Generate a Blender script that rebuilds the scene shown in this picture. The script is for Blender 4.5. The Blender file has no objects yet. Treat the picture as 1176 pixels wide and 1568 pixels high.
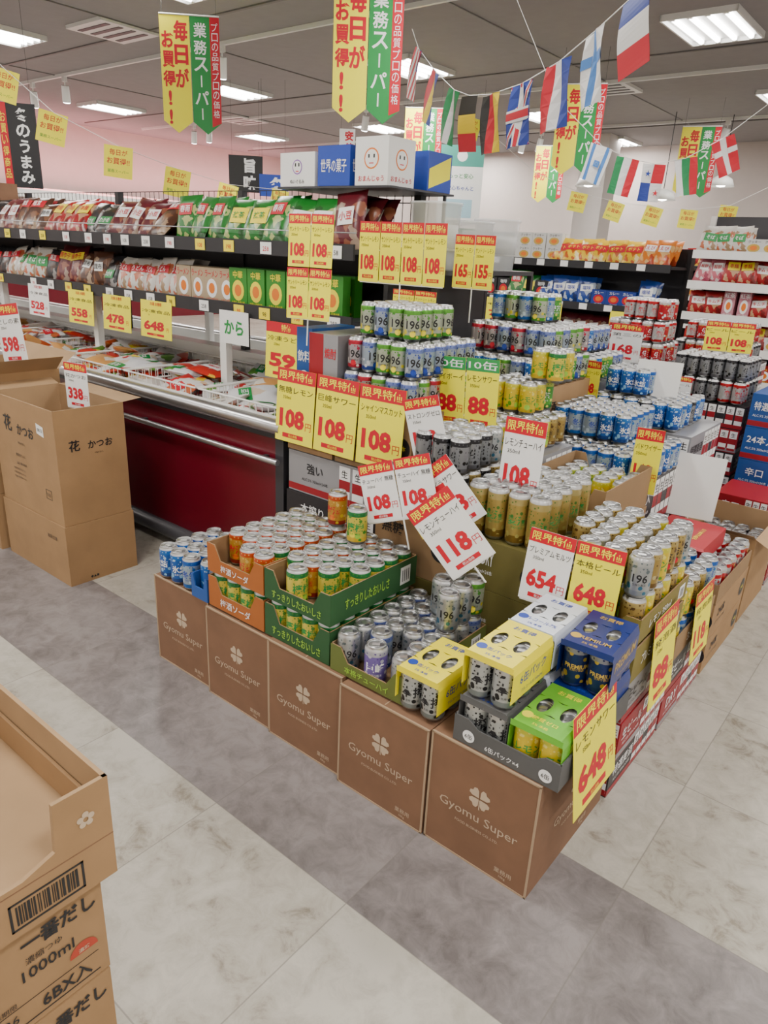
import bpy, math, random
from mathutils import Matrix, Vector
random.seed(7)
R=math.radians
COL=bpy.context.scene.collection
# ---------------------------------------------------------------- materials
MC={}
def nmat(name):
    m=bpy.data.materials.new(name); m.use_nodes=True
    nt=m.node_tree; b=nt.nodes['Principled BSDF']
    return m,nt,b
def mat(name,c,rough=.5,metal=0.,emit=0.,bump=0.,var=0.,spec=.5,trans=0.,alpha=1.):
    if name in MC: return MC[name]
    m,nt,b=nmat(name)
    b.inputs['Base Color'].default_value=(*c,1)
    b.inputs['Roughness'].default_value=rough
    b.inputs['Metallic'].default_value=metal
    b.inputs['Specular IOR Level'].default_value=spec
    b.inputs['Transmission Weight'].default_value=trans
    b.inputs['Alpha'].default_value=alpha
    if emit: 
        b.inputs['Emission Color'].default_value=(*c,1); b.inputs['Emission Strength'].default_value=emit
    if var or bump:
        tc=nt.nodes.new('ShaderNodeTexCoord'); n=nt.nodes.new('ShaderNodeTexNoise')
        n.inputs['Scale'].default_value=9; n.inputs['Detail'].default_value=6
        nt.links.new(tc.outputs['Object'],n.inputs['Vector'])
        if var:
            r=nt.nodes.new('ShaderNodeValToRGB')
            r.color_ramp.elements[0].position=.3; r.color_ramp.elements[1].position=.7
            r.color_ramp.elements[0].color=(*[x*(1-var) for x in c],1)
            r.color_ramp.elements[1].color=(*[min(1,x*(1+var)) for x in c],1)
            nt.links.new(n.outputs['Fac'],r.inputs['Fac']); nt.links.new(r.outputs['Color'],b.inputs['Base Color'])
        if bump:
            bp=nt.nodes.new('ShaderNodeBump'); bp.inputs['Strength'].default_value=bump; bp.inputs['Distance'].default_value=.01
            nt.links.new(n.outputs['Fac'],bp.inputs['Height']); nt.links.new(bp.outputs['Normal'],b.inputs['Normal'])
    MC[name]=m; return m
def can_mat(name,base,top,bot,acc,metal=.35,h=.122,acc2=None):
    """printed aluminium can label: horizontal bands + scattered printed motifs"""
    if name in MC: return MC[name]
    m,nt,b=nmat(name); N=nt.nodes.new; L=nt.links.new
    tc=N('ShaderNodeTexCoord'); sp=N('ShaderNodeSeparateXYZ'); L(tc.outputs['Object'],sp.inputs[0])
    mu=N('ShaderNodeMath'); mu.operation='MULTIPLY'; mu.inputs[1].default_value=1/h; L(sp.outputs['Z'],mu.inputs[0])
    r=N('ShaderNodeValToRGB'); r.color_ramp.interpolation='CONSTANT'; e=r.color_ramp.elements
    e[0].position=0;e[0].color=(*bot,1); e[1].position=.2;e[1].color=(*base,1)
    x=e.new(.78); x.color=(*top,1); x=e.new(.90); x.color=(.5,.5,.5,1)
    L(mu.outputs[0],r.inputs['Fac'])
    col=r.outputs['Color']
    for (sc,th,lo,hi,c) in ((52,.33,.12,.42,acc),(80,.22,.62,.88,acc2 or bot),(34,.2,.3,.8,acc2 or acc)):
        vo=N('ShaderNodeTexVoronoi'); vo.inputs['Scale'].default_value=sc; L(tc.outputs['Object'],vo.inputs['Vector'])
        gt=N('ShaderNodeMath'); gt.operation='LESS_THAN'; gt.inputs[1].default_value=th; L(vo.outputs['Distance'],gt.inputs[0])
        a=N('ShaderNodeMath');a.operation='LESS_THAN';a.inputs[1].default_value=hi;L(mu.outputs[0],a.inputs[0])
        a1=N('ShaderNodeMath');a1.operation='GREATER_THAN';a1.inputs[1].default_value=lo;L(mu.outputs[0],a1.inputs[0])
        a2=N('ShaderNodeMath');a2.operation='MULTIPLY';L(a.outputs[0],a2.inputs[0]);L(gt.outputs[0],a2.inputs[1])
        a3=N('ShaderNodeMath');a3.operation='MULTIPLY';L(a1.outputs[0],a3.inputs[0]);L(a2.outputs[0],a3.inputs[1])
        mx=N('ShaderNodeMix'); mx.data_type='RGBA'; mx.inputs[7].default_value=(*c,1)
        L(a3.outputs[0],mx.inputs[0]); L(col,mx.inputs[6]); col=mx.outputs[2]
    L(col,b.inputs['Base Color'])
    b.inputs['Metallic'].default_value=metal; b.inputs['Roughness'].default_value=.3
    MC[name]=m; return m
def pack_mat(name,c1,c2,c3,scale=22,rough=.3):
    if name in MC: return MC[name]
    m,nt,b=nmat(name); N=nt.nodes.new; L=nt.links.new
    tc=N('ShaderNodeTexCoord'); vo=N('ShaderNodeTexVoronoi'); vo.inputs['Scale'].default_value=scale
    n=N('ShaderNodeTexNoise'); n.inputs['Scale'].default_value=18; L(tc.outputs['Object'],n.inputs['Vector'])
    vm=N('ShaderNodeVectorMath'); vm.operation='MULTIPLY_ADD'; L(n.outputs['Color'],vm.inputs[0]); vm.inputs[1].default_value=(.06,.06,.06); L(tc.outputs['Object'],vm.inputs[2])
    L(vm.outputs[0],vo.inputs['Vector'])
    sp=N('ShaderNodeSeparateColor'); L(vo.outputs['Color'],sp.inputs[0])
    r=N('ShaderNodeValToRGB'); r.color_ramp.interpolation='CONSTANT'; e=r.color_ramp.elements
    e[0].position=0;e[0].color=(*c1,1);e[1].position=.6;e[1].color=(*c2,1); x=e.new(.82);x.color=(*c3,1)
    L(sp.outputs[0],r.inputs['Fac']); L(r.outputs['Color'],b.inputs['Base Color'])
    b.inputs['Roughness'].default_value=rough
    MC[name]=m; return m
WHITE=mat('paper_white',(.80,.80,.79),.6)
YEL=mat('paper_yellow',(.88,.80,.02),.55)
RED=mat('ink_red',(.55,.001,.018),.5)
BLK=mat('ink_black',(.012,.012,.015),.5)
GRN=mat('ink_green',(.01,.25,.05),.5)
BLUE=mat('ink_blue',(.01,.05,.38),.45)
CARD=mat('cardboard_brown',(.20,.103,.056),.8,var=.10,bump=.15)
CARDT=mat('cardboard_tan',(.33,.195,.09),.8,var=.08,bump=.15)
CARDI=mat('cardboard_inner',(.36,.23,.12),.85,var=.06,bump=.1)
PRINT=mat('print_cream',(.52,.40,.28),.8)
TAPE=mat('tape_edge',(.38,.27,.17),.5)
STEEL=mat('brushed_steel',(.5,.5,.51),.28,.9)
LID=mat('can_lid_aluminium',(.50,.505,.51),.30,.95)
LIDIN=mat('can_lid_recess_shade',(.36,.365,.37),.36,.9)  # same aluminium, darkened to paint the shade inside the lid
WPL=mat('white_enamel',(.78,.78,.76),.35)
DARK=mat('dark_plastic',(.018,.018,.022),.45)
DGREY=mat('dark_grey_metal',(.05,.05,.058),.4,.3)
MAROON=mat('maroon_panel',(.12,.003,.012),.28)
CLEAR=mat('frosted_plastic',(.85,.87,.88),.25,alpha=.45)
# ---------------------------------------------------------------- geometry helpers
TG={}
def text_geo(s,bold=0.):
    k=(s,bold)
    if k in TG: return TG[k]
    c=bpy.data.curves.new('t','FONT'); c.body=s; c.size=1; c.resolution_u=2; c.offset=bold
    o=bpy.data.objects.new('t',c); COL.objects.link(o)
    bpy.context.view_layer.update()
    me=bpy.data.meshes.new_from_object(o.evaluated_get(bpy.context.evaluated_depsgraph_get()))
    vs=[(v.co.x,v.co.y) for v in me.vertices]; fs=[tuple(p.vertices) for p in me.polygons]
    bpy.data.objects.remove(o); bpy.data.curves.remove(c); bpy.data.meshes.remove(me)
    if not vs: vs=[(0,0),(1,0),(1,1)]; fs=[(0,1,2)]
    x0=min(v[0] for v in vs);x1=max(v[0] for v in vs);y0=min(v[1] for v in vs);y1=max(v[1] for v in vs)
    vs=[(v[0]-(x0+x1)/2,v[1]-(y0+y1)/2) for v in vs]
    TG[k]=(vs,fs,x1-x0,max(y1-y0,.05)); return TG[k]
class MB:
    def __init__(s): s.v=[];s.f=[];s.mi=[];s.sm=[];s.mats=[];s.M=Matrix()
    def add(s,vs,fs,m,smooth=False):
        if m not in s.mats: s.mats.append(m)
        i=s.mats.index(m); b=len(s.v)
        s.v+=[tuple(s.M@Vector(v)) for v in vs]
        s.f+=[tuple(b+k for k in f) for f in fs]; s.mi+=[i]*len(fs); s.sm+=[smooth]*len(fs)
    def box(s,x0,x1,y0,y1,z0,z1,m):
        s.add([(x0,y0,z0),(x1,y0,z0),(x1,y1,z0),(x0,y1,z0),(x0,y0,z1),(x1,y0,z1),(x1,y1,z1),(x0,y1,z1)],
              [(0,3,2,1),(4,5,6,7),(0,1,5,4),(1,2,6,5),(2,3,7,6),(3,0,4,7)],m)
    def quad(s,a,b,c,d,m): s.add([a,b,c,d],[(0,1,2,3)],m)
    def disc(s,cx,cy,r,m,z=.0006,n=20,ry=None):
        s.add([(cx+r*math.cos(a*2*math.pi/n),cy+(ry or r)*math.sin(a*2*math.pi/n),z) for a in range(n)],[tuple(range(n))],m)
    def cyl(s,p,q,r,m,n=10,r2=None,caps=True):
        p=Vector(p);q=Vector(q);r2=r if r2 is None else r2
        d=(q-p).normalized(); a=d.orthogonal().normalized(); b=d.cross(a)
        vs=[];fs=[]
        for i in range(n):
            t=2*math.pi*i/n; o=a*math.cos(t)+b*math.sin(t); vs+=[p+o*r,q+o*r2]
        for i in range(n):
            j=(i+1)%n; fs.append((2*i,2*j,2*j+1,2*i+1))
        s.add(vs,fs,m,True)
        if caps: s.add([vs[2*i] for i in range(n)][::-1],[tuple(range(n))],m); s.add([vs[2*i+1] for i in range(n)],[tuple(range(n))],m)
    def lathe(s,prof,m,n=18):
        vs=[];fs=[]
        for r,z in prof:
            for i in range(n):
                t=2*math.pi*i/n; vs.append((r*math.cos(t),r*math.sin(t),z))
        for k in range(len(prof)-1):
            for i in range(n):
                j=(i+1)%n; fs.append((k*n+i,k*n+j,(k+1)*n+j,(k+1)*n+i))
        s.add(vs,fs,m,True)
    def text(s,t,cx,cy,h,m,maxw=None,z=.0015,bold=.01,rot=0,stretch=False):
        vs,fs,w,hh=text_geo(t,bold); k=h/hh; kx=k
        if maxw and (w*k>maxw or stretch): kx=maxw/w
        cr,sr=math.cos(rot),math.sin(rot)
        s.add([(cx+(v[0]*kx)*cr-(v[1]*k)*sr, cy+(v[0]*kx)*sr+(v[1]*k)*cr, z) for v in vs],fs,m)
    def vtext(s,t,cx,ytop,ch,m,z=.0015,bold=.01,w=None):
        y=ytop-ch/2
        for c in t:
            if c=='ー': s.text('|',cx,y,ch*.7,m,z=z,bold=bold)
            elif c=='!': s.text(c,cx,y,ch*.8,m,z=z,bold=bold)
            else: s.text(c,cx,y,ch*.85,m,z=z,bold=bold,maxw=(w or ch*.95))
            y-=ch
    def mesh(s,name):
        me=bpy.data.meshes.new(name); me.from_pydata(s.v,[],s.f)
        for m in s.mats: me.materials.append(m)
        me.polygons.foreach_set('material_index',s.mi); me.polygons.foreach_set('use_smooth',s.sm)
        me.update(); return me
    def obj(s,name,parent=None,M=None):
        return inst(s.mesh(name),name,parent,M)
def inst(me,name,parent=None,M=None):
    o=bpy.data.objects.new(name,me); COL.objects.link(o)
    if parent: o.parent=parent
    if M is not None: o.matrix_local=M
    return o
def empty(name,loc=(0,0,0)):
    o=bpy.data.objects.new(name,None); COL.objects.link(o); o.location=loc; o.empty_display_size=.05; return o
T=Matrix.Translation
def Rz(a): return Matrix.Rotation(a,4,'Z')
def Rx(a): return Matrix.Rotation(a,4,'X')
def Ry(a): return Matrix.Rotation(a,4,'Y')
def face(loc,yaw=0,tilt=0,roll=0):
    return T(Vector(loc))@Rz(R(yaw))@Rx(R(90+tilt))@Rz(R(roll))
# ---------------------------------------------------------------- cans
def can_mesh(name,lab,txt=None,tm=None,th=.03,h=.122,zt=.5,rep=2,pat=None):
    b=MB(); k=h-.122
    b.lathe([(.0001,.004),(.021,.004),(.0245,0),(.0262,.001),(.0325,.011)],LID)
    b.lathe([(.0325,.011),(.033,.014),(.033,.104+k),(.0325,.109+k),(.0295,.115+k)],lab)
    b.lathe([(.0295,.115+k),(.0272,.119+k),(.0276,.1215+k),(.0268,.1225+k),(.0255,.1215+k)],LID)
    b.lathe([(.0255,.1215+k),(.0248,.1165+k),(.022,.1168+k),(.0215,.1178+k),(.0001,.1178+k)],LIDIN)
    b.box(-.006,.006,-.012,.009,.118+k,.1197+k,LID); b.disc(0,.013,.0085,DGREY,z=.1181+k,n=10)
    def wrap(vs,fs,m,a0,rr=.0334,dz=0): b.add([(rr*math.cos(a0+x/.0334),rr*math.sin(a0+x/.0334),h*zt+y+dz) for x,y in vs],fs,m)
    if txt:
        vs,fs,w,hh=text_geo(txt,.02)
        s=th/hh
        for q in range(rep):
            a0=q*2*math.pi/rep
            wrap([(v[0]*s,v[1]*s) for v in vs],fs,tm,a0)
            for (dx,dz,r,m) in (pat or ()):
                n=10
                pts=[(dx,dz)]+[(dx+r*math.cos(i*2*math.pi/n),dz+r*math.sin(i*2*math.pi/n)) for i in range(n)]
                wrap(pts,[(0,i+1,(i+1)%n+1) for i in range(n)],m,a0,rr=.0333)
            vs2,fs2,w2,h2=text_geo('生搾り製法',0.); s2=.007/h2
            wrap([(v[0]*s2,v[1]*s2) for v in vs2],fs2,tm,a0,dz=-th*.75)
    return b.mesh(name)
CAN={}
ORG=mat('ink_orange',(.75,.18,.01),.5); WINK=mat('ink_white',(.83,.83,.83),.5); GOLD=mat('ink_gold',(.55,.36,.06),.4)
PUR=mat('ink_purple',(.22,.05,.4),.5); LIME=mat('ink_lime',(.3,.55,.04),.5); YI=mat('ink_lemon',(.85,.7,.02),.5)
def defcan(k,base,top,bot,acc,txt,tc,metal=.3,acc2=None,**kw):
    h=kw.get('h',.122)
    CAN[k]=can_mesh('can_'+k,can_mat('label_'+k,base,top,bot,acc,metal,h,acc2),txt,tc,**kw)
defcan('gold',(.50,.26,.03),(.5,.06,.01),(.28,.02,.01),(.7,.5,.02),'梅酒',RED,.35,acc2=(.65,.45,.12),pat=[(.0,-.025,.010,ORG)])
defcan('lemon',(.60,.50,.06),(.01,.16,.04),(.65,.42,.02),(.03,.25,.02),'檸檬',GRN,.25,acc2=(.06,.24,.03),pat=[(-.008,-.026,.010,YI),(.010,-.030,.009,LIME)])
defcan('silver',(.38,.40,.41),(.45,.47,.47),(.28,.32,.35),(.05,.18,.3),'196',BLK,.75,acc2=(.14,.18,.2),th=.024)
defcan('s196b',(.30,.36,.45),(.15,.2,.48),(.02,.05,.26),(.6,.63,.72),'196',BLK,.6,acc2=(.05,.08,.34),th=.03,pat=[(0,-.032,.011,BLUE)])
defcan('s196g',(.38,.42,.32),(.1,.32,.04),(.06,.28,.03),(.7,.6,.04),'196',BLK,.6,acc2=(.08,.27,.04),th=.03,pat=[(0,-.032,.011,YI)])
defcan('s196r',(.38,.34,.36),(.42,.02,.04),(.34,.01,.03),(.7,.65,.6),'196',BLK,.6,acc2=(.4,.02,.06),th=.03,pat=[(0,-.032,.011,RED)])
defcan('blue',(.008,.09,.38),(.01,.13,.46),(.005,.04,.2),(.25,.5,.72),'氷結',WINK,.3,acc2=(.4,.55,.72),th=.028)
defcan('bluew',(.30,.38,.46),(.01,.09,.4),(.005,.1,.38),(.55,.68,.78),'冬生',BLUE,.4,acc2=(.02,.14,.42),th=.028)
defcan('strong',(.44,.46,.45),(.5,.5,.48),(.2,.23,.23),(.02,.02,.02),'本搾',BLK,.6,acc2=(.03,.03,.03),th=.034)
defcan('yellow',(.62,.46,.015),(.55,.5,.03),(.5,.34,.01),(.08,.27,.01),'レモン',GRN,.25,acc2=(.7,.62,.15),th=.02,pat=[(0,-.03,.011,LIME)])
defcan('violet',(.17,.12,.38),(.4,.4,.46),(.1,.05,.25),(.5,.5,.6),'巨峰',WINK,.35,th=.03)
defcan('green',(.06,.29,.03),(.4,.45,.06),(.01,.15,.02),(.65,.65,.12),'緑茶',WINK,.3,th=.026)
defcan('navy',(.008,.022,.12),(.22,.22,.26),(.006,.015,.1),(.45,.3,.04),'PREMIUM',GOLD,.4,th=.012)
defcan('redcan',(.42,.42,.42),(.42,.005,.012),(.38,.005,.01),(.5,.5,.5),'辛口',RED,.5,acc2=(.36,.01,.02),th=.028)
defcan('redfull',(.40,.006,.015),(.42,.42,.42),(.3,.005,.01),(.6,.6,.6),'生',WINK,.3,acc2=(.5,.3,.05),th=.035)
defcan('greyblk',(.25,.26,.28),(.03,.03,.035),(.14,.14,.16),(.02,.02,.02),'生',BLK,.7,th=.035)
defcan('golddk',(.34,.23,.06),(.4,.3,.1),(.15,.08,.015),(.5,.42,.2),'麦酒',BLK,.5,acc2=(.10,.05,.015),th=.026,pat=[(0,-.028,.010,RED)])
defcan('goldtall',(.38,.27,.07),(.42,.33,.12),(.17,.1,.015),(.45,.38,.1),'麦酒',GRN,.5,acc2=(.07,.18,.03),th=.03,h=.167)
def cans(parent,x0,y0,z,nx,ny,kinds,p=.0675,miss=(),jit=.001,cols=False):
    n=0
    for j in range(ny):
        for i in range(nx):
            if (i,j) in miss: continue
            k=kinds[i*len(kinds)//nx] if cols else random.choice(kinds)
            inst(CAN[k],'can_%d'%n,parent,T((x0+.0338+i*p+random.uniform(-jit,jit),y0+.0338+j*p+random.uniform(-jit,jit),z))@Rz(-1.0+random.gauss(0,.35))); n+=1
# ---------------------------------------------------------------- cartons/trays
def wall(b,p,q,prof,m,mi,th=.004,z0=0):
    p=Vector((*p,0));q=Vector((*q,0));d=(q-p);n=Vector((d.y,-d.x,0)).normalized()*th
    for (t0,h0),(t1,h1) in zip(prof,prof[1:]):
        a=p+d*t0;c=p+d*t1
        z=Vector((0,0,1))
        vs=[a+z*z0,c+z*z0,c+z*(z0+h1),a+z*(z0+h0)]; vi=[v-n for v in vs]
        b.add(vs,[(0,1,2,3)],m); b.add(vi,[(3,2,1,0)],mi)
        b.add([vs[3],vs[2],vi[2],vi[3]],[(0,1,2,3)],mi)
def tray(b,x0,x1,y0,y1,z,h,m,mi=None,low=.5):
    mi=mi or CARDI
    b.box(x0+.001,x1-.001,y0+.001,y1-.001,z,z+.003,mi)
    pr=[(0,h),(.14,h),(.24,h*low),(.76,h*low),(.86,h),(1,h)]
    full=[(0,h),(1,h)]
    wall(b,(x0,y0),(x1,y0),pr,m,mi,z0=z); wall(b,(x1,y0),(x1,y1),full,m,mi,z0=z)
    wall(b,(x1,y1),(x0,y1),pr,m,mi,z0=z); wall(b,(x0,y1),(x0,y0),full,m,mi,z0=z)
def clover(b,cx,cy,s,m):
    for k in range(4):
        a=math.pi/4+k*math.pi/2; ux,uy=math.cos(a),math.sin(a); vx,vy=-uy,ux
        pts=[(0.08,0),(.55,.42),(.85,.47),(1.0,.25),(.88,0),(1.0,-.25),(.85,-.47),(.55,-.42)]
        vs=[(cx+s*(p*ux+q*vx),cy+s*(p*uy+q*vy),.0012) for p,q in pts]
        b.add(vs,[(0,1,2,3,4),(0,4,5,6,7)],m)
    b.quad((cx-.01*s,cy-1.0*s,.0012),(cx+.08*s,cy-1.1*s,.0012),(cx+.05*s,cy-.1*s,.0012),(cx-.02*s,cy-.1*s,.0012),m)
# ================================================================= ROOM
def floor_mat():
    m,nt,b=nmat('floor_tiles'); N=nt.nodes.new; L=nt.links.new
    g=N('ShaderNodeNewGeometry'); sp=N('ShaderNodeSeparateXYZ'); L(g.outputs['Position'],sp.inputs[0])
    def M(op,a,bv=None,c=None):
        n=N('ShaderNodeMath'); n.operation=op
        for i,x in enumerate((a,bv,c)):
            if x is None: continue
            if isinstance(x,(int,float)): n.inputs[i].default_value=x
            else: L(x,n.inputs[i])
        return n.outputs[0]
    tx=M('DIVIDE',M('ADD',sp.outputs['X'],.335),.497); ty=M('DIVIDE',M('SUBTRACT',sp.outputs['Y'],.985),.497)
    fx=M('FRACT',tx); fy=M('FRACT',ty); ix=M('FLOOR',tx); iy=M('FLOOR',ty)
    ex=M('MINIMUM',fx,M('SUBTRACT',1.0,fx)); ey=M('MINIMUM',fy,M('SUBTRACT',1.0,fy))
    joint=M('MULTIPLY',M('LESS_THAN',M('MINIMUM',ex,ey),.0033),.6)
    band=M('COMPARE',iy,0.0,.1)
    cb=N('ShaderNodeCombineXYZ'); L(ix,cb.inputs[0]); L(iy,cb.inputs[1])
    wn=N('ShaderNodeTexWhiteNoise'); L(cb.outputs[0],wn.inputs['Vector'])
    va=N('ShaderNodeVectorMath'); va.operation='MULTIPLY_ADD'; L(wn.outputs['Color'],va.inputs[0]); va.inputs[1].default_value=(7,7,7); L(g.outputs['Position'],va.inputs[2])
    n1=N('ShaderNodeTexNoise'); n1.inputs['Scale'].default_value=14; n1.inputs['Detail'].default_value=10; n1.inputs['Roughness'].default_value=.7; n1.inputs['Distortion'].default_value=.5
    L(va.outputs[0],n1.inputs['Vector'])
    n2=N('ShaderNodeTexNoise'); n2.inputs['Scale'].default_value=2.6; n2.inputs['Detail'].default_value=3; L(va.outputs[0],n2.inputs['Vector'])
    fac=M('ADD',M('MULTIPLY',n1.outputs['Fac'],.62),M('MULTIPLY',n2.outputs['Fac'],.38))
    r1=N('ShaderNodeValToRGB'); e=r1.color_ramp.elements
    e[0].position=.37;e[0].color=(.20,.175,.135,1);e[1].position=.58;e[1].color=(.45,.425,.37,1)
    x=e.new(.45); x.color=(.355,.33,.28,1)
    r2=N('ShaderNodeValToRGB'); e=r2.color_ramp.elements
    e[0].position=.37;e[0].color=(.125,.11,.108,1);e[1].position=.60;e[1].color=(.25,.225,.222,1)
    L(fac,r1.inputs['Fac']); L(fac,r2.inputs['Fac'])
    mx=N('ShaderNodeMix');mx.data_type='RGBA';L(band,mx.inputs[0]);L(r1.outputs[0],mx.inputs[6]);L(r2.outputs[0],mx.inputs[7])
    mj=N('ShaderNodeMix');mj.data_type='RGBA';L(joint,mj.inputs[0]);L(mx.outputs[2],mj.inputs[6]);mj.inputs[7].default_value=(.16,.145,.13,1)
    L(mj.outputs[2],b.inputs['Base Color']); b.inputs['Roughness'].default_value=.36
    bp=N('ShaderNodeBump');bp.inputs['Strength'].default_value=.05;L(n1.outputs['Fac'],bp.inputs['Height']);L(bp.outputs[0],b.inputs['Normal'])
    return m
X0,X1,Y0,Y1,ZC=-13.4,5.,-4.,13.1,3.3
def single(name,m,*bx):
    b=MB(); b.box(*bx,m); return b.obj(name)
single('floor',floor_mat(),X0,X1,Y0,Y1,-.1,0)
CEIL=mat('ceiling_board',(.29,.275,.28),.8,var=.03)
single('ceiling',CEIL,X0,X1,Y0,Y1,ZC,ZC+.1)
single('wall_left',mat('wall_pink',(.60,.48,.46),.7,var=.02),X0-.1,X0,Y0,Y1,0,ZC)
single('wall_back',mat('wall_offwhite',(.60,.53,.50),.7,var=.02),X0,X1,Y1,Y1+.1,0,ZC)
single('wall_right',mat('wall_white2',(.66,.64,.61),.7,var=.02),X1,X1+.1,Y0,Y1,0,ZC)
single('wall_front',mat('wall_white2',(.66,.64,.61),.7),X0,X1,Y0-.1,Y0,0,ZC)
b=MB(); b.box(X0,X0+.015,Y0,Y1,0,.1,DGREY); b.obj('baseboard_left')
b=MB(); b.box(X0,X1,Y1-.015,Y1,0,.1,DGREY); b.obj('baseboard_back')
b=MB(); b.box(-5.55,-5.1,11.6,12.05,0,ZC,mat('pillar_white',(.64,.6,.58),.7)); b.box(-5.57,-5.08,11.58,12.07,0,.12,DGREY); b.obj('support_pillar')
TUBE=mat('fluorescent_tube',(1,.98,.95),.4,emit=16)
fb=MB(); fb.box(-.28,.28,-.40,.40,-.015,0,WPL)
for k in range(4):
    x=-.2+.133*k
    fb.cyl((x,-.37,-.03),(x,.37,-.03),.018,TUBE,8)
    fb.box(x-.02,x+.02,-.40,-.37,-.045,-.01,WPL); fb.box(x-.02,x+.02,.37,.40,-.045,-.01,WPL)
fb.box(-.29,-.275,-.41,.41,-.045,0,WPL); fb.box(.275,.29,-.41,.41,-.045,0,WPL); fb.box(-.29,.29,-.41,-.40,-.045,0,WPL); fb.box(-.29,.29,.40,.41,-.045,0,WPL)
fm=fb.mesh('fixture')
AL=bpy.data.lights.new('fluorescent_area','AREA'); AL.shape='RECTANGLE'; AL.size=.5; AL.size_y=.75; AL.energy=50; AL.color=(1,.955,.89)
for x in (-11.0,-8.15,-5.3,-2.25,.7,3.6):
    for y in (-2.4,.7,3.8,6.8,9.8,12.3):
        if y>12 and x>-4: continue
        e=empty('ceiling_light',(x,y,ZC)); inst(fm,'fixture',e)
        l=bpy.data.objects.new('lamp',AL); COL.objects.link(l); l.parent=e; l.location=(0,0,-.06)
PL=bpy.data.lights.new('pink_tint_light','AREA'); PL.shape='RECTANGLE'; PL.size=5; PL.size_y=.3; PL.energy=48; PL.color=(1,.36,.36)  # added pink light, tints the far left wall and ceiling
b=MB(); b.box(-13.3,-12.6,4.,12.5,2.0,2.12,WPL); b.cyl((-12.95,4.2,2.15),(-12.95,12.3,2.15),.02,mat('pink_tint_tube',(1,.45,.42),.4,emit=3),8); b.box(-13.3,-12.6,4,12.5,0,1.0,MAROON)
for y in (4.05,8.2,12.45): b.box(-13.3,-13.2,y-.04,y+.04,1,2,WPL)
cnt=b.obj('pink_light_counter')  # counter and glowing tube added to carry the pink tint light
for y in (6.,10.):
    l=bpy.data.objects.new('lamp',PL); COL.objects.link(l); l.parent=cnt; l.location=(-12.9,y,2.25); l.rotation_euler=(R(180),0,R(90))
for (y,xs) in ((5.2,(-10.2,-9.4,-6.4)),(8.3,(-11,-10.6,-7.2,-4.2,-3.8)),(10.9,(-9.,-8.5,-6.2,-5.9,-3.2))):
    b=MB(); b.box(-12.5,-1,y-.015,y+.015,ZC-.035,ZC,WPL)
    for x in xs:
        b.box(x-.03,x+.03,y-.02,y+.02,ZC-.09,ZC-.035,WPL); b.cyl((x,y,ZC-.09),(x,y,ZC-.15),.008,WPL,8)
        b.cyl((x,y,ZC-.13),(x-.05,y+.03,ZC-.3),.045,WPL,12,r2=.05); b.cyl((x-.05,y+.03,ZC-.3),(x-.052,y+.031,ZC-.305),.043,TUBE,12)
    b.obj('track_spotlight')
for y in (2.4,4.6,7.5,11.2):
    b=MB(); b.box(-13,4.5,y-.015,y+.015,ZC-.012,ZC,mat('ceiling_rail',(.16,.15,.15),.5)); b.obj('ceiling_rail')
for x in (-9.6,-6.7,-3.8):
    b=MB(); b.box(x-.008,x+.008,-3,12.8,ZC-.01,ZC,mat('ceiling_seam',(.2,.19,.19),.5)); b.obj('ceiling_rail')
for x,y in ((-7.0,4.4),(-3.9,8.6),(-9.9,8.4)):
    b=MB(); b.M=T((x,y,ZC)); b.box(-.3,.3,-.3,.3,-.03,0,WPL); 
    for k in range(4): b.box(-.24,.24,-.22+.13*k,-.17+.13*k,-.034,-.03,DGREY)
    b.M=Matrix(); b.obj('ceiling_air_vent')
for p in ((-4.5,9.75,2.43),(-3.68,10.3,2.3),(-3.1,10.75,2.5)):
    b=MB(); b.M=T(Vector(p)); b.cyl((0,0,.08),(0,0,ZC-p[2]),.006,DARK,6)
    b.lathe([(.02,.1),(.06,.09),(.13,.05),(.17,-.04),(.165,-.04),(.12,.04),(.03,.07)],WPL,20); b.lathe([(.001,-.05),(.05,-.04),(.07,0),(.04,.05)],mat('bulb_glow',(1,.95,.85),.4,emit=20),14)
    b.obj('pendant_lamp')
# ================================================================= CARTONS front row
def gyomu(name,x1,y0,w,d,h,side=False):
    b=MB(); x0=x1-w
    b.box(x0,x1,y0,y0+d,0,h,CARD)
    b.box(x0-.001,x0+.005,y0-.0012,y0,0,h,TAPE); b.box(x1-.005,x1+.001,y0-.0012,y0,0,h,TAPE)
    b.box(x0,x1,y0-.0012,y0+.005,h-.003,h+.001,TAPE); b.box(x0,x1,y0-.0012,y0,0,.005,TAPE)
    b.box((x0+x1)/2-.0015,(x0+x1)/2+.0015,y0+.01,y0+d-.01,h,h+.0008,TAPE)
    for yaw,cx,cy in ((0,(x0+x1)/2,y0),)+(((90,x1,y0+d*.5),) if side else ()):
        b.M=face((cx,cy,h/2),yaw)
        clover(b,0,.045,.032,PRINT)
        b.text('Gyomu Super',0,-.02,.034,PRINT,maxw=w*.74,stretch=True,bold=.0)
        b.text('FOOD BUSINESS CO.,LTD.',0,-.055,.009,PRINT,maxw=w*.45,bold=0)
        b.text('業務用',w*.28,-.135,.016,PRINT,maxw=.05,bold=0); b.text('10kg',w*.28,-.152,.010,PRINT,maxw=.05,bold=0)
        b.M=Matrix()
    return b.obj(name)
for k,(dy) in enumerate((0,-.004,.012,.02,.035)):
    gyomu('cardboard_box',-.508-.3185*k,1.287+dy,.311,.455,.345-.006*(k%2),side=(k==0))
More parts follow.
